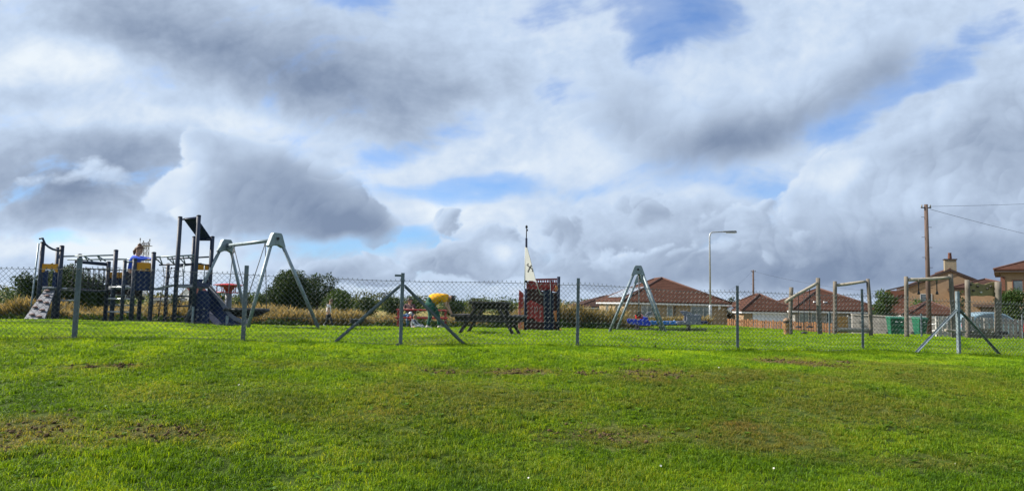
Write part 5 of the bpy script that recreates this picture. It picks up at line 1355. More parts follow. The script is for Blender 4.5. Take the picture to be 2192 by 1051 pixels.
def wheelie_bin():
    root = empty('wheelie_bin', (0, 0, 0)); m = mat('green_plastic', (0.009, 0.105, 0.058), 0.45, 0, 0.15, 3, dirt=(0.02, 0.13, 0.07), damt=0.5); s = MB()
    lo = [(-.21, -.23, .06), (.21, -.23, .06), (.21, .20, .06), (-.21, .20, .06)]; hi = [(-.28, -.33, .93), (.28, -.33, .93), (.28, .28, .93), (-.28, .28, .93)]
    s.add(lo + hi, [(3, 2, 1, 0), (4, 5, 6, 7), (0, 1, 5, 4), (1, 2, 6, 5), (2, 3, 7, 6), (3, 0, 4, 7)]); body = s.build('body', m, root, bevel=.02, seg=2)
    mb = MB(); mb.box((0, -.345, .62), (.30, .015, .10)); mb.box((0, -.36, .90), (.50, .05, .04)); mb.build('rib', m, body)
    s = MB(); s.add([(-.31, -.38, .935), (.31, -.38, .935), (.31, .30, .935), (-.31, .30, .935), (-.27, -.32, 1.01), (.27, -.32, 1.01), (.27, .26, 1.05), (-.27, .26, 1.05)], [(3, 2, 1, 0), (4, 5, 6, 7), (0, 1, 5, 4), (1, 2, 6, 5), (2, 3, 7, 6), (3, 0, 4, 7)]); s.build('lid', m, root, bevel=.02, seg=2)
    MB().tube((-.27, .36, .98), (.27, .36, .98), .018).build('handle', m, root)
    for q in (-1, 1): MB().tube((q * .23, .24, .10), (q * .285, .24, .10), .10, n=16).build('wheel', BLACK, root)
    for i in range(1): MB().box((.02, -.352 + .0, .76), (.14, .006, .05)).build('sticker', WHITE, root)
    return root
def woven_panel():
    a, b = at(1793, 700, 42), at(1815, 700, 42); base = Vector((a.x, 42, g(a.x, 42))); z1 = at(1800, 677, 42).z
    root = empty('woven_panel', base, 0, 'tan woven garden panel standing before the grey bungalow wall', 'garden panel')
    MB(base).prism([(a.x, 42, g(a.x, 42)), (b.x, 42, g(b.x, 42)), (b.x, 42, z1), (a.x, 42, z1)], (0, .08, 0)).build('weave', mat('tan_wicker', (0.30, 0.185, 0.065), .9, 0, .5, 16, .8, 40, dirt=(0.12, 0.07, 0.03), damt=.7, dscale=9), root)
    for x in (a.x - .05, b.x + .05): MB(base).box((x, 42.04, (g(x, 42) + z1) / 2 + .04), (.07, .07, z1 - g(x, 42) + .08)).build('post', SILV, root)
woven_panel()
proto = wheelie_bin()
for i, (px, d, rz, lab, s) in enumerate([(1913, 38.5, -8, 'green wheelie bin standing nearest the tree, first of the touching pair', 1.0), (1928, 39.2, -30, 'green wheelie bin turned askew, second of the touching pair', 1.0), (1969, 36.5, 10, 'lone green wheelie bin between the log post and telephone pole', .92)]):
    o = proto if i == 0 else copy_tree(proto); p = gp(px, d); o.location = p; o.rotation_euler = (0, 0, R(rz)); o.scale = (s,) * 3; tag(o, lab, 'wheelie bin', 'green wheelie bins')

# ------------------------------------------------------------------ poles, lamp, mast, wires
POLEM = mat('creosoted_pole', (0.095, 0.064, 0.052), 0.85, 0, 0.35, 5, 0.4, 30, dirt=(0.20, 0.16, 0.13), damt=0.5, stretch=(3, 3, .4))
def tele_pole(px, d, pyt, r, label, steps, dxt):
    p = gp(px, d); t = at(px + dxt, pyt, d); root = empty('telephone_pole', p, 0, label, 'telephone pole')
    h = t.z - p.z; MB().tube((0, 0, -.3), (0, 0, h), r, r * .72, 12).build('shaft', POLEM, root)
    MB().box((.0, -.0, h - .18), (r * 4.2, .06, .05)).build('bracket', DFASC, root)
    for q in (-1, 1): MB().lathe([(.03, 0), (.045, .03), (.03, .07), (.045, .10), (.02, .14)], 8, (q * r * 1.8, 0, h - .15)).build('insulator', GHARL, root)
    for i in range(steps):
        z = h - .7 - i * .55; s = 1 if i % 2 else -1; MB().tube((s * r * .6, 0, z), (s * (r + .15), 0, z), .013, n=6).build('step_iron', DFASC, root)
    return Vector((p.x, p.y, t.z))
T1 = tele_pole(1989.5, 38, 438, .13, 'tall brown telephone pole with step irons behind the hand grip frame', 9, -8)
T2 = tele_pole(1613, 90, 578, .15, 'distant telephone pole rising behind the garage roof', 4, -1)
def wire(a, b, sag, label, r=.012, grp=None):
    pts = [a.lerp(b, i / 16) - Vector((0, 0, sag * 4 * (i / 16) * (1 - i / 16))) for i in range(17)]
    o = MB().path(pts, r, 4, cap=False).build('overhead_wire', BLACK); return tag(o, label, 'wire', grp)
wire(T1 + Vector((.2, 0, -.1)), at(2460, 419, 52), .15, 'upper wire leaving the tall telephone pole, nearly level', .008); wire(T1 + Vector((.2, 0, -.25)), at(2400, 540, 70), .25, 'lower wire sloping down from the tall telephone pole', .010)
wire(T2 + Vector((.2, 0, -.2)), at(1990, 627, 76), .7, 'thin wire from the distant pole towards the gable house', .009); wire(T2 + Vector((-.2, 0, -.2)), at(1560, 622, 74), .2, 'thin wire from the distant pole down to the wide bungalow', .009)

def make_lamp():
    d = 45.0; p = gp(1521, d); root = empty('street_lamp', p, 0, 'tall grey street lamp with a single arm in front of the wide bungalow', 'street lamp')
    LM = mat('lamp_grey', (0.36, 0.38, 0.40), 0.45, 0.35, 0.12, 4); t = at(1519, 500, d); h = t.z - p.z; hb = at(1521, 655, d).z - p.z; dx = t.x - p.x
    MB().path([(0, 0, -.2), (dx * .2, 0, hb), (dx * .2, 0, hb + .08)], [.10, .10, .06], 12).build('base', LM, root)
    MB().path([(dx * .2, 0, hb), (dx, 0, h - .2), (dx + .04, 0, h - .02), (dx + .16, 0, h + .09), (dx + .9, 0, h + .13)], [.058, .048, .045, .04, .035], 10).build('column', LM, root)
    q = Vector((dx + .85, 0, h + .13)); mb = MB(); mb.add([q + Vector(v) for v in [(0, -.06, -.03), (0, .06, -.03), (.9, .11, -.05), (.9, -.11, -.05), (0, -.05, .05), (0, .05, .05), (.85, .08, .10), (.85, -.08, .10)]], [(0, 1, 2, 3), (7, 6, 5, 4), (0, 4, 5, 1), (1, 5, 6, 2), (2, 6, 7, 3), (3, 7, 4, 0)])
    hd = mb.build('lamp_head', mat('lamp_head_grey', (0.20, 0.21, 0.22), .5), root, bevel=.015); MB().box(q + Vector((.5, 0, -.065)), (.55, .14, .03)).build('lens', FASC, hd)
    MB().box((0.0, -.105, .6), (.09, .012, .35)).build('service_door', LM, root)
make_lamp()
def make_tower():
    d = 250.0; p = at(303, 655, d); zb = g(p.x, d); zt = at(303, 520, d).z - zb; root = empty('lattice_tower', (p.x, d, zb), 0, 'distant steel lattice mast with a platform behind the child in blue', 'tower')
    LT = mat('mast_steel', (0.34, 0.33, 0.33), .6, .2); w0, w1 = 1.3, .85; mb = MB()
    c = lambda i, z: Vector(((1 if i in (1, 2) else -1), (1 if i > 1 else -1), 0)) * (w0 + (w1 - w0) * z / zt) + Vector((0, 0, z))
    for i in range(4): mb.tube(c(i, 0), c(i, zt), .11, n=4)
    n = 11
    for k in range(n):
        z0, z1 = zt * k / n, zt * (k + 1) / n
        for i in range(4):
            j = (i + 1) % 4; mb.tube(c(i, z0), c(j, z1), .07, n=4); mb.tube(c(j, z0), c(i, z1), .07, n=4); mb.tube(c(i, z1), c(j, z1), .07, n=4)
    mb.build('lattice', LT, root)
    z = zt - 1.0; MB().box((0, 0, z), (3.4, 3.4, .22)).build('platform', LT, root)
    for x, y, hh in ((-1.4, -1, 2.6), (1.5, 0, 2.4), (.4, 1.2, 1.6), (-.3, -.8, 1.7)):
        mb = MB(); mb.tube((x, y, z), (x, y, z + hh), .09, n=6); mb.box((x, y - .1, z + hh - .4), (.34, .2, .9)); mb.build('aerial', LT, root)
    d = 120.0; p = at(824, 655, d); zb = g(p.x, d); zt = at(824, 627, d).z - zb; root = empty('floodlight_mast', (p.x, d, zb), 0, 'distant thin mast with a square rack over the hedge, left of the braced post', 'mast')
    MB().tube((0, 0, 0), (0, 0, zt), .07, n=6).build('pole', LT, root); mb = MB()
    for z in (0, -.22, -.45): mb.box((0, 0, zt + z), (.9, .06, .05))
    for x in (-.42, -.14, .14, .42): mb.box((x, -.06, zt - .22), (.05, .05, .5))
    mb.build('rack', DFASC, root)
make_tower()

# ------------------------------------------------------------------ vehicles
def loft(mb, secs, close=True):
    """skin between cross sections (lists of points of equal length)"""
    n = len(secs[0]); vs = [p for s in secs for p in s]; fs = []
    for i in range(len(secs) - 1):
        for k in range(n - 1): fs.append((i * n + k, i * n + k + 1, (i + 1) * n + k + 1, (i + 1) * n + k))
    mb.add(vs, fs, False)
def vehicle(name, loc, rz, label, cat, prof_body, prof_cab, W, body, cab, wheels, wr, glassm, upper=None):
    root = empty(name, loc, rz, label, cat)
    MB().prism([(x, -W / 2, z) for x, z in prof_body], (0, W, 0)).build('body', body, root, bevel=.05, seg=3)
    k = .86; mb = MB(); n = len(prof_cab); zmin = min(z for _, z in prof_cab); zmax = max(z for _, z in prof_cab)
    def sec(sgn): return [(x, sgn * W / 2 * (.97 - (.97 - k) * (z - zmin) / (zmax - zmin)), z) for x, z in prof_cab]
    a, b = sec(-1), sec(1); mb.add(a + b, [tuple(range(n)), tuple(reversed(range(n, 2 * n)))] + [(i, n + i, n + (i + 1) % n, (i + 1) % n) for i in range(n)]); mb.build('cabin', cab, root, bevel=.05, seg=2)
    for x in wheels:
        for s in (-1, 1):
            w = MB().lathe([(wr * .55, 0), (wr * .95, 0), (wr, .04), (wr, .17), (wr * .95, .2), (wr * .5, .2)], 18, (x, s * (W / 2 - .09) + .1 * 1, wr), Matrix.Rotation(R(90), 3, 'X')).build('wheel', BLACK, root)
            MB().lathe([(0, 0), (wr * .52, 0), (wr * .55, .02), (wr * .55, .19), (0, .19)], 12, (x, s * (W / 2 - .085) + .1, wr), Matrix.Rotation(R(90), 3, 'X')).build('rim', STEEL, w)
    return root, k
def side_window(root, pts, W, k, zmin, zmax, glassm, name='window'):
    for s in (-1, 1):
        P = [(x, s * (W / 2 * (.97 - (.97 - k) * (z - zmin) / (zmax - zmin)) + .004), z) for x, z in pts]
        MB().prism(P, (0, s * .008, 0)).build(name, glassm, root)
CARB = mat('silver_blue_paint', (0.30, 0.42, 0.46), 0.25, 0.5, 0.05, 2, dirt=None); GLB = glass_mat('car_glass', (0.12, 0.16, 0.18))
loc = gp(2118, 41); 
cr, k = vehicle('parked_car', loc, R(3), 'silver blue car with curved roof parked behind the pale board fence', 'car', [(-2.05, .30), (-2.1, .55), (-1.95, .86), (-1.6, .95), (.9, .95), (1.9, .80), (2.1, .62), (2.1, .30), (1.7, .22), (-1.8, .22)],
    [(-1.75, .92), (-1.45, 1.25), (-.9, 1.44), (-.1, 1.50), (.45, 1.40), (1.25, .93)], 1.74, CARB, CARB, (-1.28, 1.3), .31, GLB)
side_window(cr, [(-1.5, .97), (-1.3, 1.22), (-.85, 1.37), (-.35, 1.40), (-.35, .97)], 1.74, k, .92, 1.50, GLB); side_window(cr, [(-.27, .97), (-.27, 1.40), (.05, 1.40), (.42, 1.31), (1.02, .97)], 1.74, k, .92, 1.50, GLB)
MB().prism([(.52, -.60, 1.375), (1.20, -.72, .975), (1.20, .72, .975), (.52, .60, 1.375)], (.02, 0, .015)).build('windscreen', GLB, cr)
for s in (-1, 1):
    MB().box((2.06, s * .6, .68), (.08, .3, .12)).build('headlight', FASC, cr); MB().box((-2.06, s * .68, .72), (.06, .2, .22)).build('tail_light', RED, cr)
    MB().box((.95, s * .95, 1.0), (.10, .16, .11)).build('wing_mirror', CARB, cr)
VW = mat('white_van_paint', (0.76, 0.77, 0.78), .3, 0, .04, 2); VR = mat('red_van_paint', (0.55, 0.012, 0.014), .3, 0, .08, 2)
loc = gp(2184, 28.2) + Vector((3.25, 0.5, 0))
vr, k = vehicle('parked_van', loc, R(180 + 4), 'red and white van showing only its nose at the picture edge', 'van', [(-2.1, .28), (-2.1, .95), (1.6, .95), (2.05, .86), (2.15, .6), (2.15, .28), (1.7, .2), (-1.8, .2)],
    [(-2.08, .90), (-2.08, 1.66), (-1.9, 1.76), (.55, 1.74), (.85, 1.62), (1.75, .90)], 1.8, VR, VW, (-1.3, 1.35), .31, GLB)
side_window(vr, [(.0, 1.02), (.0, 1.58), (.62, 1.56), (1.28, 1.02)], 1.8, k, .90, 1.76, GLB)
MB().prism([(.93, -.66, 1.56), (1.66, -.76, .97), (1.66, .76, .97), (.93, .66, 1.56)], (.02, 0, .015)).build('windscreen', GLB, vr)
for s in (-1, 1): MB().box((2.1, s * .64, .66), (.1, .28, .16)).build('headlight', FASC, vr)
# ------------------------------------------------------------------ trees and bushes
BARK = mat('bark', (0.075, 0.055, 0.04), 0.95, 0, 0.35, 5, 0.5, 20)
LEAFS = {
 'dark': leaf_mat('dark_leaf', [(0.2, (0.014, 0.034, 0.010)), (0.5, (0.034, 0.066, 0.016)), (0.85, (0.085, 0.125, 0.028))], 0.35, 0.25),
 'mid': leaf_mat('mid_leaf', [(0.2, (0.020, 0.050, 0.010)), (0.5, (0.050, 0.095, 0.018)), (0.85, (0.13, 0.17, 0.035))], 0.35, 0.3),
 'olive': leaf_mat('olive_leaf', [(0.2, (0.035, 0.05, 0.016)), (0.5, (0.075, 0.095, 0.028)), (0.85, (0.16, 0.17, 0.06))], 0.35, 0.3),
 'fresh': leaf_mat('fresh_leaf', [(0.2, (0.030, 0.080, 0.010)), (0.5, (0.075, 0.16, 0.020)), (0.85, (0.17, 0.26, 0.035))], 0.5, 0.35),
 'tan': leaf_mat('tan_leaf', [(0.2, (0.12, 0.075, 0.03)), (0.5, (0.26, 0.17, 0.06)), (0.85, (0.38, 0.27, 0.11))], 0.5, 0.3),
}
def leaf_cloud(clumps, per, L, seed, flat=0.0):
    r = np.random.default_rng(seed); C = []
    for (c, rad) in clumps:
        n = max(12, int(per * rad[0] * rad[2]))
        d = r.normal(0, 1, (n, 3)); d /= np.linalg.norm(d, axis=1, keepdims=True); q = 0.45 + 0.62 * r.random((n, 1)) ** 0.6
        q *= 1 + 0.22 * np.sin(d[:, :1] * 5 + d[:, 1:2] * 4 + r.random() * 6)
        C.append(np.asarray(c) + d * q * np.asarray(rad))
    C = np.concatenate(C); n = len(C)
    a = r.normal(0, 1, (n, 3)); a[:, 2] *= (1 - flat); a /= np.linalg.norm(a, axis=1, keepdims=True)
    b = np.cross(a, r.normal(0, 1, (n, 3))); b /= np.linalg.norm(b, axis=1, keepdims=True)
    s = L * (0.55 + 0.8 * r.random((n, 1)))
    V = np.stack([C - a * s, C + b * s * .55, C + a * s, C - b * s * .55], 1).reshape(-1, 3)
    Q = np.arange(n * 4).reshape(n, 4); ti = np.repeat(r.random(n), 4)
    return V, Q, ti
def tree(name, px, d, width, pytop, label, cat, leaf, seed, trunk=.3, dens=1.0, group=None, gaps=0.0, K=18, squash=1.0, pbase=None):
    """px column, distance, crown width in photo columns, top row"""
    p = gp(px, d); W = width * d / 1500; top = at(px, pytop, d).z - p.z; root = empty(name, p, 0, label, cat, group)
    r = random.Random(seed); z0 = trunk * top * .5; H = top - z0; cl = []
    for i in range(K):
        a = r.random() * 6.283; t = (i + .5) / K; q = math.sqrt(r.random()) * .72
        prof = math.sin(math.pi * min(1, .16 + .80 * t)) ** .6
        rad = W * (.17 + .10 * r.random()) * (1 - gaps * .3)
        cl.append(((math.cos(a) * q * W / 2 * prof, math.sin(a) * q * W / 2 * prof, z0 + H * (.08 + .80 * t)), (rad, rad, rad * .78 * squash)))
    L = max(.045, .0016 * d * .8)
    per = dens * 60 / (L * L * 12)
    V, Q, ti = leaf_cloud(cl, per, L, seed)
    V[:, 2] = np.minimum(V[:, 2], top + .1 * H)
    keepf = np.ones(len(Q), bool)
    o = np_mesh('crown', V, Q, None, LEAFS[leaf], root, {'tint': ti})
    mb = MB(); tr = max(.05, W * .035)
    mb.path([(0, 0, -.2), (.02, 0, z0 * .6), (.05 * W * r.uniform(-1, 1), 0, z0 + H * .35), (.05 * W * r.uniform(-1, 1), 0, z0 + H * .75)], [tr * 1.25, tr, tr * .6, tr * .2], 8)
    for c, rad in cl[::3]: mb.path([(0, 0, z0 + H * .05), (c[0] * .5, c[1] * .5, (z0 + c[2]) / 2 + .1), c], [tr * .5, tr * .3, tr * .1], 6)
    mb.build('trunk', BARK, root)
    return root
TG = 'trees beyond the meadow'; BG = 'bushes beyond the meadow'
for a in [
 ('tree', 62, 47, 92, 588, 'dark bushy tree at the left edge, just left of the climbing ramp', 'tree', 'dark', 1, .1, 1.8, TG),
 ('tree', 130, 46, 130, 574, 'dark bushy tree seen through the posts of the climbing ramp tower', 'tree', 'dark', 2, .1, 1.8, TG),
 ('tree', 198, 48, 100, 594, 'dark bushy tree seen behind the rope bridge', 'tree', 'dark', 3, .1, 1.8, TG),
 ('bush', 25, 44, 60, 632, 'pale green bush at the foot of the trees by the left edge', 'bush', 'mid', 4, .1, 1.0, BG),
 ('bush', 368, 95, 34, 633, 'small dark bush seen behind the rope net of the climbing frame', 'bush', 'dark', 5, .1, 1.0, BG),
 ('bush', 420, 100, 46, 640, 'bush beside the tiny white cottage', 'bush', 'mid', 6, .1, 1.0, BG),
 ('bush', 470, 92, 44, 628, 'bush just left of the red topped spinner pole', 'bush', 'mid', 7, .1, 1.0, BG),
 ('bush', 518, 85, 48, 634, 'bush between the spinner pole and the nest swing seat', 'bush', 'dark', 8, .1, 1.0, BG),
 ('bush', 556, 84, 44, 630, 'bush behind the swing leg, left of the great round tree', 'bush', 'dark', 9, .1, 1.0, BG),
 ('tree', 618, 105, 124, 585, 'great round dark tree seen between the legs of the nest swing', 'tree', 'dark', 10, .18, 2.0, TG),
 ('tree', 678, 108, 98, 587, 'dark tree with gaps in its crown beside the great round tree', 'tree', 'dark', 11, .25, 1.3, TG, .5, 14),
 ('tree', 726, 112, 34, 608, 'thin see through tree with bare twigs right of the round trees', 'tree', 'olive', 12, .45, .28, TG, .9, 9),
 ('bush', 722, 88, 76, 622, 'spreading bush behind the walking child', 'bush', 'mid', 13, .1, 1.0, BG),
 ('bush', 780, 92, 64, 636, 'dark bush behind the left fence brace', 'bush', 'dark', 14, .1, 1.0, BG),
 ('bush', 838, 96, 56, 635, 'dark bush touching the braced fence post', 'bush', 'dark', 15, .1, 1.0, BG),
 ('bush', 882, 92, 50, 634, 'dark bush above the seated man', 'bush', 'mid', 16, .1, 1.0, BG),
 ('bush', 965, 90, 60, 636, 'dark bush between the bending man and the picnic table', 'bush', 'dark', 17, .1, 1.0, BG),
 ('bush', 1020, 95, 56, 641, 'low bush behind the left end of the dark picnic table', 'bush', 'olive', 18, .1, 1.0, BG),
 ('bush', 1078, 98, 56, 645, 'low bush between the dark picnic table and the ship panel', 'bush', 'olive', 19, .1, 1.0, BG),
 ('tree', 1566, 82, 26, 630, 'small dark tree between the wide bungalow and the garage', 'tree', 'dark', 20, .2, 1.0, None),
 ('tree', 1893, 52, 58, 617, 'round green tree behind the green wheelie bins', 'tree', 'mid', 21, .08, 1.9, None),
 ('bush', 1968, 56, 44, 636, 'light green bush in front of the gable house, left of the pole', 'bush', 'fresh', 22, .1, 1.0, None),
 ('bush', 2006, 57, 36, 640, 'light green bush in front of the gable house, right of the pole', 'bush', 'fresh', 23, .1, 1.0, None),
 ('bush', 2058, 60, 26, 612, 'tall narrow dark shrub at the joint of the tan houses', 'bush', 'dark', 24, .1, 1.0, None),
 ('bush', 2172, 47, 84, 616, 'large dark rounded bush under the corner house window', 'bush', 'mid', 25, .05, 1.7, None),
 ('bush', 1328, 84, 26, 632, 'small green bush top behind the solar panels', 'bush', 'fresh', 27, .1, 1.0, None),
]: tree(*a)
def hedgerow():
    r = np.random.default_rng(77); cl = []
    for i in range(150):
        u = -300 + 1640 * (i + r.random()) / 150; d = 125 + 30 * r.random(); x = (u - 1096) / 1500 * d
        h = 1.15 + .55 * math.sin(u * .013) + .7 * r.random(); cl.append(((x, d, g(x, d) + h * .5), (2.6 + 1.6 * r.random(), 2.0, h)))
    V, Q, ti = leaf_cloud(cl, 34, .22, 78)
    o = np_mesh('hedgerow', V, Q, None, LEAFS['mid'], None, {'tint': ti}); tag(o, kind='stuff')
    cl = []
    for i in range(260):
        u = -700 + 3700 * (i + r.random()) / 260; d = 420 + 60 * r.random(); x = (u - 1096) / 1500 * d
        h = 2.2 + 1.5 * math.sin(u * .009 + 1) + 2.2 * r.random(); cl.append(((x, d, g(x, d) + h * .4), (9, 5, h)))
    V, Q, ti = leaf_cloud(cl, 3.0, .75, 79)
    o = np_mesh('far_treeline', V, Q, None, LEAFS['olive'], None, {'tint': ti}); tag(o, kind='stuff')
hedgerow()
def weed_plant():
    p = gp(1402, 12.25); root = empty('weed_plant', p, 0, 'single dark leafy weed growing at the foot of the netting near the end on swing', 'plant')
    V, Q, ti = leaf_cloud([((0, 0, .03), (.07, .05, .035)), ((.01, 0, .07), (.03, .03, .04))], 9000, .018, 5)
    np_mesh('leaves', V, Q, None, LEAFS['dark'], root, {'tint': ti}); MB().tube((0, 0, -.02), (0, 0, .07), .004, n=5).build('stem', BARK, root)
weed_plant()
# ------------------------------------------------------------------ people
def skin_mesh(verts, edges, radii, level=1, root=0):
    me = bpy.data.meshes.new('tmp'); me.from_pydata([tuple(v) for v in verts], edges, []); o = bpy.data.objects.new('tmp', me); col.objects.link(o)
    o.modifiers.new('skin', 'SKIN').use_smooth_shade = True
    for i, rr in enumerate(radii):
        sv = me.skin_vertices[0].data[i]; sv.radius = (rr, rr) if not hasattr(rr, '__len__') else rr; sv.use_root = (i == root)
    ss = o.modifiers.new('sub', 'SUBSURF'); ss.levels = ss.render_levels = level
    dg = bpy.context.evaluated_depsgraph_get(); out = bpy.data.meshes.new_from_object(o.evaluated_get(dg))
    bpy.data.objects.remove(o); bpy.data.meshes.remove(me)
    return out
def as_obj(name, me, m, parent):
    me.materials.clear(); me.materials.append(m); me.polygons.foreach_set('use_smooth', np.ones(len(me.polygons), bool)); me.polygons.foreach_set('material_index', np.zeros(len(me.polygons), np.int32))
    o = bpy.data.objects.new(name, me); me.name = name; col.objects.link(o); o.parent = parent; return o
SKIN = mat('skin', (0.46, 0.27, 0.19), 0.55, 0, 0.08, 12)
def cloth(name, rgb, **k): return mat(name, rgb, 0.85, 0, k.pop('var', 0.2), k.pop('scale', 9), 0.3, 40, **k)
def person(loc, rz, J, H, label, shirt, trousers, hairm, shoem, sleeves='long', head=1.0, bulk=1.0, hair='short', group=None, extra=None, sj=1.0):
    """J: joints in metres, x forward, y to the figure's left, z up. One continuous body; clothes and hair are children."""
    root = empty('person', loc, rz, label, 'person', group); V = Vector; S = H
    J = {k: V(v) * (1 if k == 'face' else sj) for k, v in J.items()}
    N = []; E = []; Rr = []
    idx = {}
    def add(k, p, r, par=None):
        idx[k] = len(N); N.append(V(p)); Rr.append(r)
        if par: E.append((idx[par], idx[k]))
    b = bulk
    hd = (J['head'] - J['neck']); hdir = hd.normalized()
    bb = .86 * b
    add('pelvis', J['pelvis'], .072 * S * bb); add('spine', J['spine'], .068 * S * bb, 'pelvis'); add('chest', J['chest'], .078 * S * bb, 'spine')
    add('neck', J['neck'], .030 * S, 'chest'); add('jaw', J['head'] - hdir * .035 * S * head, .044 * S * head, 'neck'); add('head', J['head'] + hdir * .005 * S * head, .058 * S * head, 'jaw'); add('crown', J['head'] + hdir * .05 * S * head, .040 * S * head, 'head')
    for s in 'lr':
        add('sh' + s, J['sh' + s], .036 * S * b, 'chest'); add('el' + s, J['el' + s], .024 * S, 'sh' + s); add('wr' + s, J['wr' + s], .017 * S, 'el' + s)
        pd = (J['hand' + s] - J['wr' + s]).normalized(); add('pa' + s, J['wr' + s] + pd * .04 * S, (.022 * S, .013 * S), 'wr' + s)
        add('hi' + s, J['hi' + s], .048 * S * bb, 'pelvis'); add('kn' + s, J['kn' + s], .034 * S, 'hi' + s); add('an' + s, J['an' + s], .022 * S, 'kn' + s); add('to' + s, J['to' + s], .018 * S, 'an' + s)
    me = skin_mesh(N, E, Rr, 1)
    bm = bmesh.new(); bm.from_mesh(me)
    mb = MB()
    face = J['face'].normalized() if 'face' in J else V((1, 0, 0)); face = (face - hdir * face.dot(hdir)).normalized(); side = hdir.cross(face)
    for s, sg in (('l', 1), ('r', -1)):    # fingers: five bent chains rooted in the palm
        w = J['wr' + s]; pd = (J['hand' + s] - w).normalized(); sd_ = pd.cross(V((0, 0, 1)))
        if sd_.length < .1: sd_ = pd.cross(V((1, 0, 0)))
        sd_.normalize(); up = sd_.cross(pd) * -1
        for k, (o, ln) in enumerate(((-.014, .036), (-.005, .042), (.005, .040), (.014, .032))):
            a = w + pd * .042 * S + sd_ * o * S; c1 = a + pd * ln * .55 * S + up * .006 * S; c2 = c1 + pd * ln * .45 * S + up * .016 * S
            mb.path([a, c1, c2], [.0056 * S, .005 * S, .0038 * S], 6)
        a = w + pd * .022 * S + sd_ * .014 * S * sg; mb.path([a, a + (sd_ * sg * .6 + pd * .6) * .025 * S, a + (sd_ * sg * .5 + pd) * .042 * S], [.0065 * S, .0055 * S, .004 * S], 6)
    hc = J['head']; hs = S * head   # nose, ears, chin on the same surface
    mb.ball(hc + face * .056 * hs - hdir * .012 * hs, (.010 * hs, .009 * hs, .016 * hs), 8, 6); mb.ball(hc + face * .035 * hs - hdir * .048 * hs, (.022 * hs, .024 * hs, .014 * hs), 8, 6)
    for q in (-1, 1): mb.ball(hc + side * q * .056 * hs - hdir * .008 * hs, (.012 * hs, .006 * hs, .017 * hs), 8, 6)
    for f in range(0): pass
    tmp = bpy.data.meshes.new('t2'); tmp.from_pydata(mb.v, [], mb.f); bm.from_mesh(tmp); bm.to_mesh(me); bm.free(); bpy.data.meshes.remove(tmp)
    body = as_obj('body', me, SKIN, root)
    dk = bpy.data.materials['dark_eye'] if 'dark_eye' in bpy.data.materials else mat('dark_eye', (0.03, 0.02, 0.018), .3)
    for q in (-1, 1): MB().ball(hc + face * .053 * hs + side * q * .021 * hs + hdir * .006 * hs, .0065 * hs, 8, 6).build('eye', dk, root)
    MB().ball(hc + face * .053 * hs - hdir * .033 * hs, (.006 * hs, .014 * hs, .004 * hs), 8, 5, Matrix((face, side, hdir)).transposed()).build('mouth', mat('lips', (0.33, 0.13, 0.11), .5) if 'lips' not in bpy.data.materials else bpy.data.materials['lips'], root)
    # shirt
    c = .012 * S
    vs = [J['pelvis'] + (J['spine'] - J['pelvis']) * .05, J['spine'], J['chest'], J['chest'].lerp(J['neck'], .55)]; es = [(0, 1), (1, 2), (2, 3)]; rs = [.078 * S * b + c, .074 * S * b + c, .083 * S * b + c, .045 * S]
    for s in 'lr':
        vs += [J['sh' + s]]; i = len(vs) - 1; es.append((2, i)); rs.append(.040 * S * b + c * .6)
        if sleeves == 'long':
            vs += [J['el' + s], J['wr' + s].lerp(J['el' + s], .06)]; es += [(i, i + 1), (i + 1, i + 2)]; rs += [.027 * S + c * .6, .021 * S + c * .3]
        else:
            vs += [J['sh' + s].lerp(J['el' + s], .72)]; es += [(i, i + 1)]; rs += [.030 * S + c]
    as_obj('shirt', skin_mesh(vs, es, rs, 1), shirt, root)
    vs = [J['pelvis'] + V((0, 0, .012 * S)), J['pelvis'].lerp(J['spine'], .35)]; es = [(0, 1)]; rs = [.084 * S * b + c * .4, .076 * S * b + c * .3]
    for s in 'lr':
        i = len(vs); vs += [J['hi' + s], J['kn' + s], J['an' + s].lerp(J['kn' + s], .08)]; es += [(0, i), (i, i + 1), (i + 1, i + 2)]; rs += [.058 * S * b + c * .6, .038 * S + c * .5, .027 * S + c * .4]
    as_obj('trousers', skin_mesh(vs, es, rs, 1), trousers, root)
    for s in 'lr':
        a, t = J['an' + s], J['to' + s]; f = (t - a); f.normalize(); up = V((0, 0, 1)) - f * f.z; up.normalize(); M3 = Matrix((f, up.cross(f), up)).transposed()
        mb = MB(); mb.ball(a.lerp(t, .50) - up * .006 * S, (.094 * S, .034 * S, .034 * S), 12, 8, M3); mb.ball(a - up * .0 * S, (.038 * S, .033 * S, .040 * S), 10, 6, M3); mb.build('shoe', shoem, root)
    # hair: cap over the top and back of the skull
    if hair:
        mb = MB(); M3 = Matrix((face, side, hdir)).transposed(); n, m_ = 16, 9
        vsx = []
        for i in range(m_ + 1):
            th = i / m_
            for k in range(n):
                a = 2 * math.pi * k / n; low = 1.15 + .85 * (.5 - .5 * math.cos(a)) * (1.15 if hair == 'long' else 1.0); ph = th * low
                p = V((math.sin(ph) * math.cos(a) * .064, math.sin(ph) * math.sin(a) * .063, math.cos(ph) * .066)) * hs * (1 + .03 * math.sin(5 * a + 3 * i))
                vsx.append(hc + hdir * .010 * hs + M3 @ (p + V((-.004, 0, 0)) * hs))
        mb.add(vsx, [(i * n + k, (i + 1) * n + k, (i + 1) * n + (k + 1) % n, i * n + (k + 1) % n) for i in range(m_) for k in range(n)], True)
        if hair == 'bun': mb.ball(hc + hdir * .075 * hs - face * .022 * hs, .030 * hs, 10, 7); mb.path([hc - face * .055 * hs, hc - face * .075 * hs - hdir * .05 * hs, hc - face * .06 * hs - hdir * .10 * hs], [.03 * hs, .026 * hs, .012 * hs], 8)
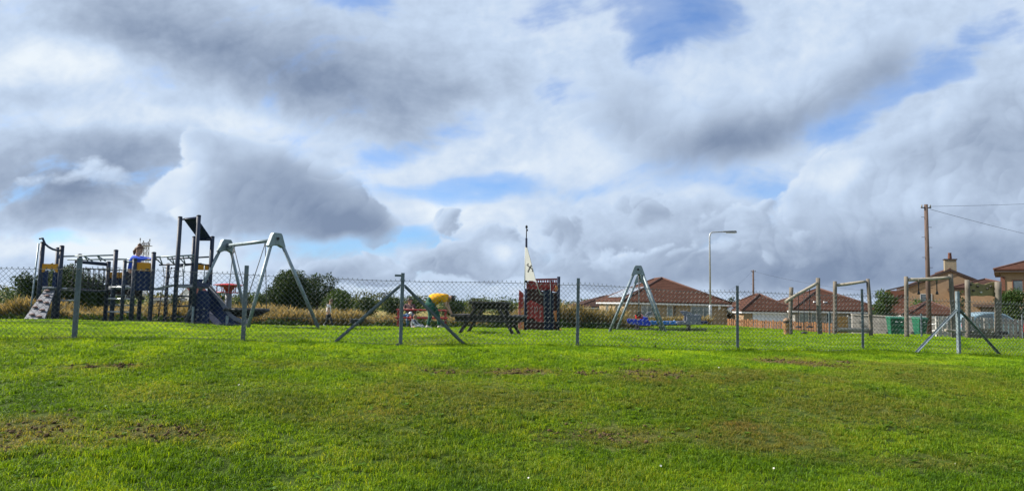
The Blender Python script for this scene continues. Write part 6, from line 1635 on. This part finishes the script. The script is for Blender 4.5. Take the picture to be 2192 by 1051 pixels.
        if hair == 'long': mb.path([hc - face * .045 * hs + hdir * .02 * hs, hc - face * .068 * hs - hdir * .05 * hs, hc - face * .06 * hs - hdir * .13 * hs], [.045 * hs, .042 * hs, .015 * hs], 8)
        mb.build('hair', hairm, root)
    if extra: extra(root, J, hc, face, side, hdir, hs)
    return root
HB = mat('brown_hair', (0.10, 0.05, 0.028), .6, 0, .3, 30); HK = mat('black_hair', (0.018, 0.014, 0.012), .5, 0, .3, 30); HL = mat('light_brown_hair', (0.17, 0.095, 0.045), .6, 0, .3, 30)
SH_D = cloth('dark_shoe', (0.05, 0.05, 0.06)); SH_P = cloth('pale_shoe', (0.42, 0.40, 0.38))
# child astride the climbing frame, arms forward to the corner post (faces right)
d = 17.45; p = at(281, 586, d); z0 = p.z
person((p.x, d, z0), R(-6), dict(pelvis=(0, 0, .02), spine=(.03, 0, .14), chest=(.08, 0, .27), neck=(.105, 0, .345), head=(.135, 0, .46), face=(1, 0, -.25),
  shl=(.09, .11, .315), shr=(.09, -.11, .315), ell=(.25, .13, .29), elr=(.25, -.13, .27), wrl=(.40, .10, .285), wrr=(.40, -.10, .275), handl=(.5, .09, .28), handr=(.5, -.09, .27),
  hil=(.0, .08, -.02), hir=(.0, -.08, -.02), knl=(.14, .13, -.22), knr=(.12, -.12, -.24), anl=(.06, .14, -.43), anr=(.04, -.13, -.45), tol=(.17, .15, -.46), tor=(.15, -.14, -.48)),
  1.38, 'child in a blue top with brown hair tied up, climbing between the ochre panels', cloth('royal_blue_top', (0.025, 0.085, 0.55)), cloth('black_leggings', (0.018, 0.020, 0.030)), HB, SH_D, 'long', 1.12, 1.0, 'bun', sj=1.3)
# child walking right past the swing leg
d = 24.0; p = gp(702, d); z0 = p.z
person((p.x, d, z0), R(-2), dict(pelvis=(0, 0, .47), spine=(.0, 0, .56), chest=(.01, 0, .67), neck=(.025, 0, .745), head=(.065, 0, .84), face=(1, 0, -.35),
  shl=(.01, .09, .715), shr=(.0, -.09, .715), ell=(-.05, .11, .60), elr=(.04, -.11, .60), wrl=(-.02, .11, .50), wrr=(.07, -.11, .50), handl=(.02, .11, .44), handr=(.11, -.11, .44),
  hil=(0, .05, .45), hir=(0, -.05, .45), knl=(.08, .05, .25), knr=(-.02, -.05, .24), anl=(.14, .05, .055), anr=(-.10, -.05, .075), tol=(.22, .06, .03), tor=(-.04, -.05, .02)),
  1.0, 'child in a white and pink striped top and black trousers walking past the swing', cloth('pink_white_stripe', (0.85, 0.80, 0.80), var=.12, scale=14, dirt=(0.60, 0.12, 0.20), damt=.7, dscale=9), cloth('black_trousers', (0.02, 0.02, 0.025)), HB, cloth('grey_shoe', (0.25, 0.25, 0.28)), 'short', 1.15, 1.15, 'short', sj=1.05)
# man in yellow bending over the red table end (faces right, arms down to the table)
d = 26.6; p = gp(925, d); z0 = p.z
person((p.x, d, z0), R(2), dict(pelvis=(-.10, 0, .86), spine=(.03, 0, .98), chest=(.22, 0, 1.04), neck=(.44, 0, 1.04), head=(.58, 0, 1.00), face=(.35, 0, -1),
  shl=(.40, .18, 1.06), shr=(.36, -.18, 1.04), ell=(.46, .20, .80), elr=(.43, -.20, .78), wrl=(.56, .12, .60), wrr=(.54, -.12, .58), handl=(.62, .10, .52), handr=(.60, -.10, .50),
  hil=(-.09, .10, .82), hir=(-.09, -.10, .82), knl=(.17, .13, .46), knr=(-.05, -.13, .46), anl=(.22, .14, .08), anr=(-.14, -.14, .08), tol=(.38, .16, .03), tor=(.03, -.16, .03)),
  1.95, 'man in a yellow T-shirt and green trousers bending over the red table', cloth('yellow_shirt', (0.70, 0.34, 0.004)), cloth('bottle_green_trousers', (0.012, 0.085, 0.062)), HK, SH_P, 'short', 1.0, 1.65, 'short', sj=1.18)
# man seated behind the red table
d = 28.75; p = gp(878, d); z0 = p.z
person((p.x, d, z0), R(-115), dict(pelvis=(0, 0, .53), spine=(.03, 0, .68), chest=(.05, 0, .84), neck=(.07, 0, 1.00), head=(.10, 0, 1.12), face=(.7, .8, -.2),
  shl=(.05, .19, .95), shr=(.05, -.19, .95), ell=(.22, .25, .74), elr=(.22, -.22, .76), wrl=(.42, .14, .80), wrr=(.42, -.10, .80), handl=(.5, .1, .80), handr=(.5, -.05, .80),
  hil=(.02, .10, .50), hir=(.02, -.10, .50), knl=(.42, .13, .50), knr=(.42, -.13, .50), anl=(.40, .13, .08), anr=(.44, -.13, .08), tol=(.55, .14, .03), tor=(.6, -.14, .03)),
  1.72, 'black haired man in a dark top and blue jeans seated at the red table', cloth('dark_maroon_top', (0.045, 0.016, 0.022)), cloth('blue_jeans', (0.10, 0.19, 0.36)), HK, SH_D, 'short', 1.0, 1.05, 'short')
# toddler with a white cap by the table leg
d = 27.25; p = gp(880, d); z0 = p.z
def cap(root, J, hc, face, side, hdir, hs):
    M3 = Matrix((face, side, hdir)).transposed(); W_ = cloth('white_cap', (0.80, 0.80, 0.80), var=.05)
    mb = MB(); mb.ball(hc + hdir * .018 * hs, (.072 * hs, .070 * hs, .066 * hs), 14, 8, M3); mb.prism([hc + M3 @ V_ * hs for V_ in (Vector((.05, -.05, .02)), Vector((.11, -.035, .012)), Vector((.12, 0, .012)), Vector((.11, .035, .012)), Vector((.05, .05, .02)))], hdir * .006 * hs); mb.build('cap', W_, root)
person((p.x, d, z0), R(-150), dict(pelvis=(0, 0, .30), spine=(.01, 0, .37), chest=(.02, 0, .455), neck=(.03, 0, .52), head=(.04, 0, .615), face=(1, 0, -.1),
  shl=(.02, .085, .50), shr=(.02, -.085, .50), ell=(.06, .11, .41), elr=(.06, -.11, .41), wrl=(.13, .09, .38), wrr=(.13, -.08, .38), handl=(.18, .08, .38), handr=(.18, -.07, .38),
  hil=(0, .05, .29), hir=(0, -.05, .29), knl=(.02, .05, .165), knr=(.02, -.05, .165), anl=(.0, .05, .045), anr=(.0, -.05, .045), tol=(.07, .06, .02), tor=(.07, -.06, .02)),
  .70, 'small toddler in a white cap standing at the red table leg', cloth('deep_red_top', (0.20, 0.02, 0.025)), cloth('maroon_leggings', (0.10, 0.015, 0.02)), HB, SH_D, 'long', 1.35, 1.05, None, extra=cap)
# child sitting on the grass in front of the table, legs out to the right
d = 26.2; p = gp(884, d); z0 = p.z
def hood(root, J, hc, face, side, hdir, hs):
    m = cloth('navy_yoke', (0.03, 0.035, 0.16)); q = J['chest'].lerp(J['neck'], .35)
    MB().lathe([(.060 * 1.15, -.03), (.075 * 1.15, .0), (.06 * 1.15, .03), (.045, .05)], 14, q, Matrix((side.cross(hdir), side, hdir)).transposed()).build('collar', m, root)
person((p.x, d, z0), R(-18), dict(pelvis=(0, 0, .09), spine=(-.01, 0, .19), chest=(.01, 0, .30), neck=(.04, 0, .375), head=(.07, 0, .475), face=(.4, .8, -.5),
  shl=(.02, .10, .345), shr=(.02, -.10, .345), ell=(.14, .14, .22), elr=(.12, -.15, .22), wrl=(.27, .09, .16), wrr=(.25, -.09, .16), handl=(.34, .07, .14), handr=(.32, -.07, .14),
  hil=(.04, .07, .08), hir=(.04, -.07, .08), knl=(.30, .12, .17), knr=(.30, -.12, .16), anl=(.50, .08, .05), anr=(.50, -.10, .05), tol=(.58, .10, .08), tor=(.58, -.12, .08)),
  1.02, 'child in a grey top sitting on the grass before the red table', cloth('pale_grey_top', (0.36, 0.38, 0.44)), cloth('grey_joggers', (0.30, 0.32, 0.37)), HL, SH_D, 'long', 1.18, 1.05, 'short', extra=hood)
